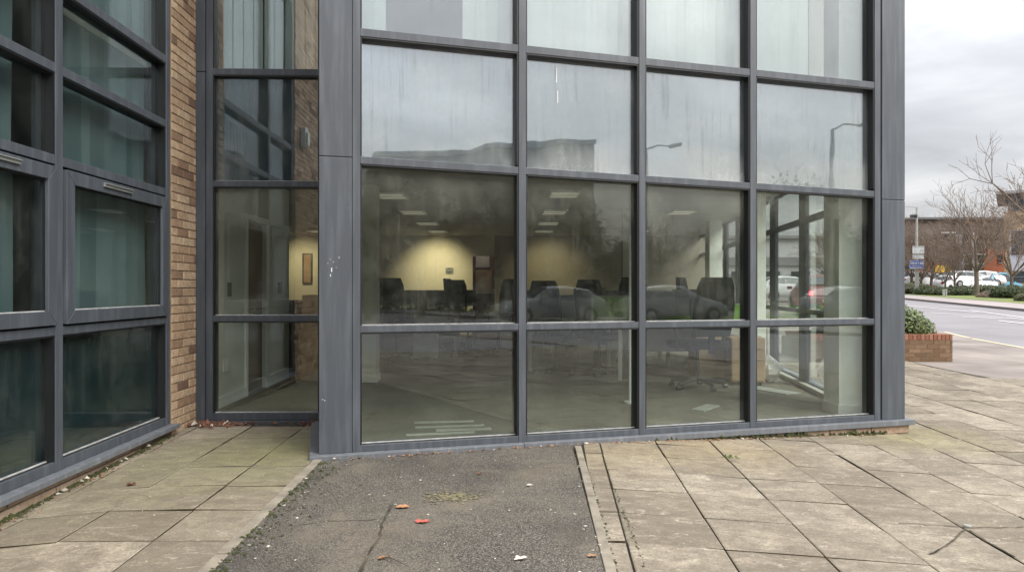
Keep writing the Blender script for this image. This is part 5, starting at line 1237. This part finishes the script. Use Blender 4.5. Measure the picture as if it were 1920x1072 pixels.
def bmir(u0, u1, vt, Y, n, label, seed, mat='leaf_dark', vb=None, dep=2.2):
    a = mir((u0+u1)/2, 540, Y); g = gh(a.x, a.y); zt = CH-(vt-HV)/F*Y; w = (u1-u0)/2/F*Y; h = (zt-g)/2; blobs = []
    rnd = random.Random(seed); m_ = 5
    for i in range(m_):
        f = (i+.5)/m_*2-1; hh_ = h*rnd.uniform(.82, 1.05); p = Vector((a.x, a.y, 0))+Vector((FF.s.x, FF.s.y, 0)).normalized()*w*f*.85
        blobs.append(((p.x, p.y, g+hh_*.93), (w/m_*1.7, dep, hh_*1.07)))
    bush('unseen_leafy_mass', blobs, n, .17, mat, label, 'trees', seed, gb)  # out of view; leafy masses added mainly to darken the pane reflections
bmir(640, 830, 335, 40, 6500, 'dark leafy mass added to darken the left of the first middle pane', 41)
bmir(800, 990, 345, 41, 6500, 'dark leafy mass added to darken the right of the first middle pane', 42)
bmir(960, 1130, 362, 40, 6500, 'dark leafy mass added to darken the second middle pane', 43)
bmir(1100, 1290, 440, 42, 5500, 'dark leafy mass added to darken the reflection between the second and third panes', 44)
bmir(1260, 1450, 455, 42, 5500, 'dark leafy mass added to darken the third middle pane', 45)
bmir(1420, 1640, 400, 46, 6000, 'dark leafy mass added to darken the rightmost middle pane', 46)
bmir(1448, 1545, 309, 47, 4200, 'rounded dark tree top mirrored low in the rightmost upper pane', 47)
# curved-roof building
def cr_b():
    Yv = 62; a = mir(690, 297, Yv); b = mir(1117, 272, Yv); back = Vector((FF.t.x, FF.t.y, 0)).normalized()*14
    r = empty('curved_roof_building', ((a.x+b.x)/2, (a.y+b.y)/2, -.1), 'dark grey building with a gently curved roof mirrored in the upper panes', 'building', None)
    N_ = 14; top = []
    for i in range(N_+1):
        f = i/N_; u = 700+(1117-700)*f; v = (296-12*f) if u < 905 else 278-7*(u-905)/212; top.append(mir(u, v, Yv))
    def w(m):
        for i in range(N_):
            p, q = top[i], top[i+1]; P = [Vector((p.x, p.y, -.1)), Vector((q.x, q.y, -.1)), Vector((q.x, q.y, -.1))+back, Vector((p.x, p.y, -.1))+back]
            m.hexa(P+[p, q, q+back, p+back])
    mk(r, 'wall', M['far_dark'], w)
    def rf(m):
        for i in range(N_):
            p, q = top[i]-back*.05, top[i+1]-back*.05; u_ = Vector((0, 0, .01)); m.hexa([p+u_, q+u_, q+back*1.1+u_, p+back*1.1+u_, p+u_*40, q+u_*40, q+back*1.1+u_*40, p+back*1.1+u_*40])
    mk(r, 'roof', M['bldg_roof'], rf)
    for i in range(0, N_, 2):
        p, q = top[i], top[i+1]; n = -Vector((FF.t.x, FF.t.y, 0)).normalized()*.05
        mk(r, 'window', M['bldg_glass'], lambda m: m.hexa([Vector((p.x, p.y, 8)), Vector((q.x, q.y, 8)), Vector((q.x, q.y, 8))+n, Vector((p.x, p.y, 8))+n, Vector((p.x, p.y, 11)), Vector((q.x, q.y, 11)), Vector((q.x, q.y, 11))+n, Vector((p.x, p.y, 11))+n]))
cr_b()
gpk2 = 'cars parked behind the viewer'
ang = math.degrees(math.atan2(FF.s.y, FF.s.x))
for u, Y, c, lab in ((1035, 28, cs, 'silver car seen reflected across the first mullion'), (1262, 28, cs, 'silver car mirrored in the third middle pane'), (1610, 27, cdk, 'silver car mirrored in the rightmost middle pane')):
    a = mir(u, 540, Y); o = c if (c is cdk) else copy_tree(c); place(o, (a.x, a.y, gh(a.x, a.y)-.03), R(ang+(180 if u == 1035 else 0)), 1); tag(o, lab, 'car', gpk2)
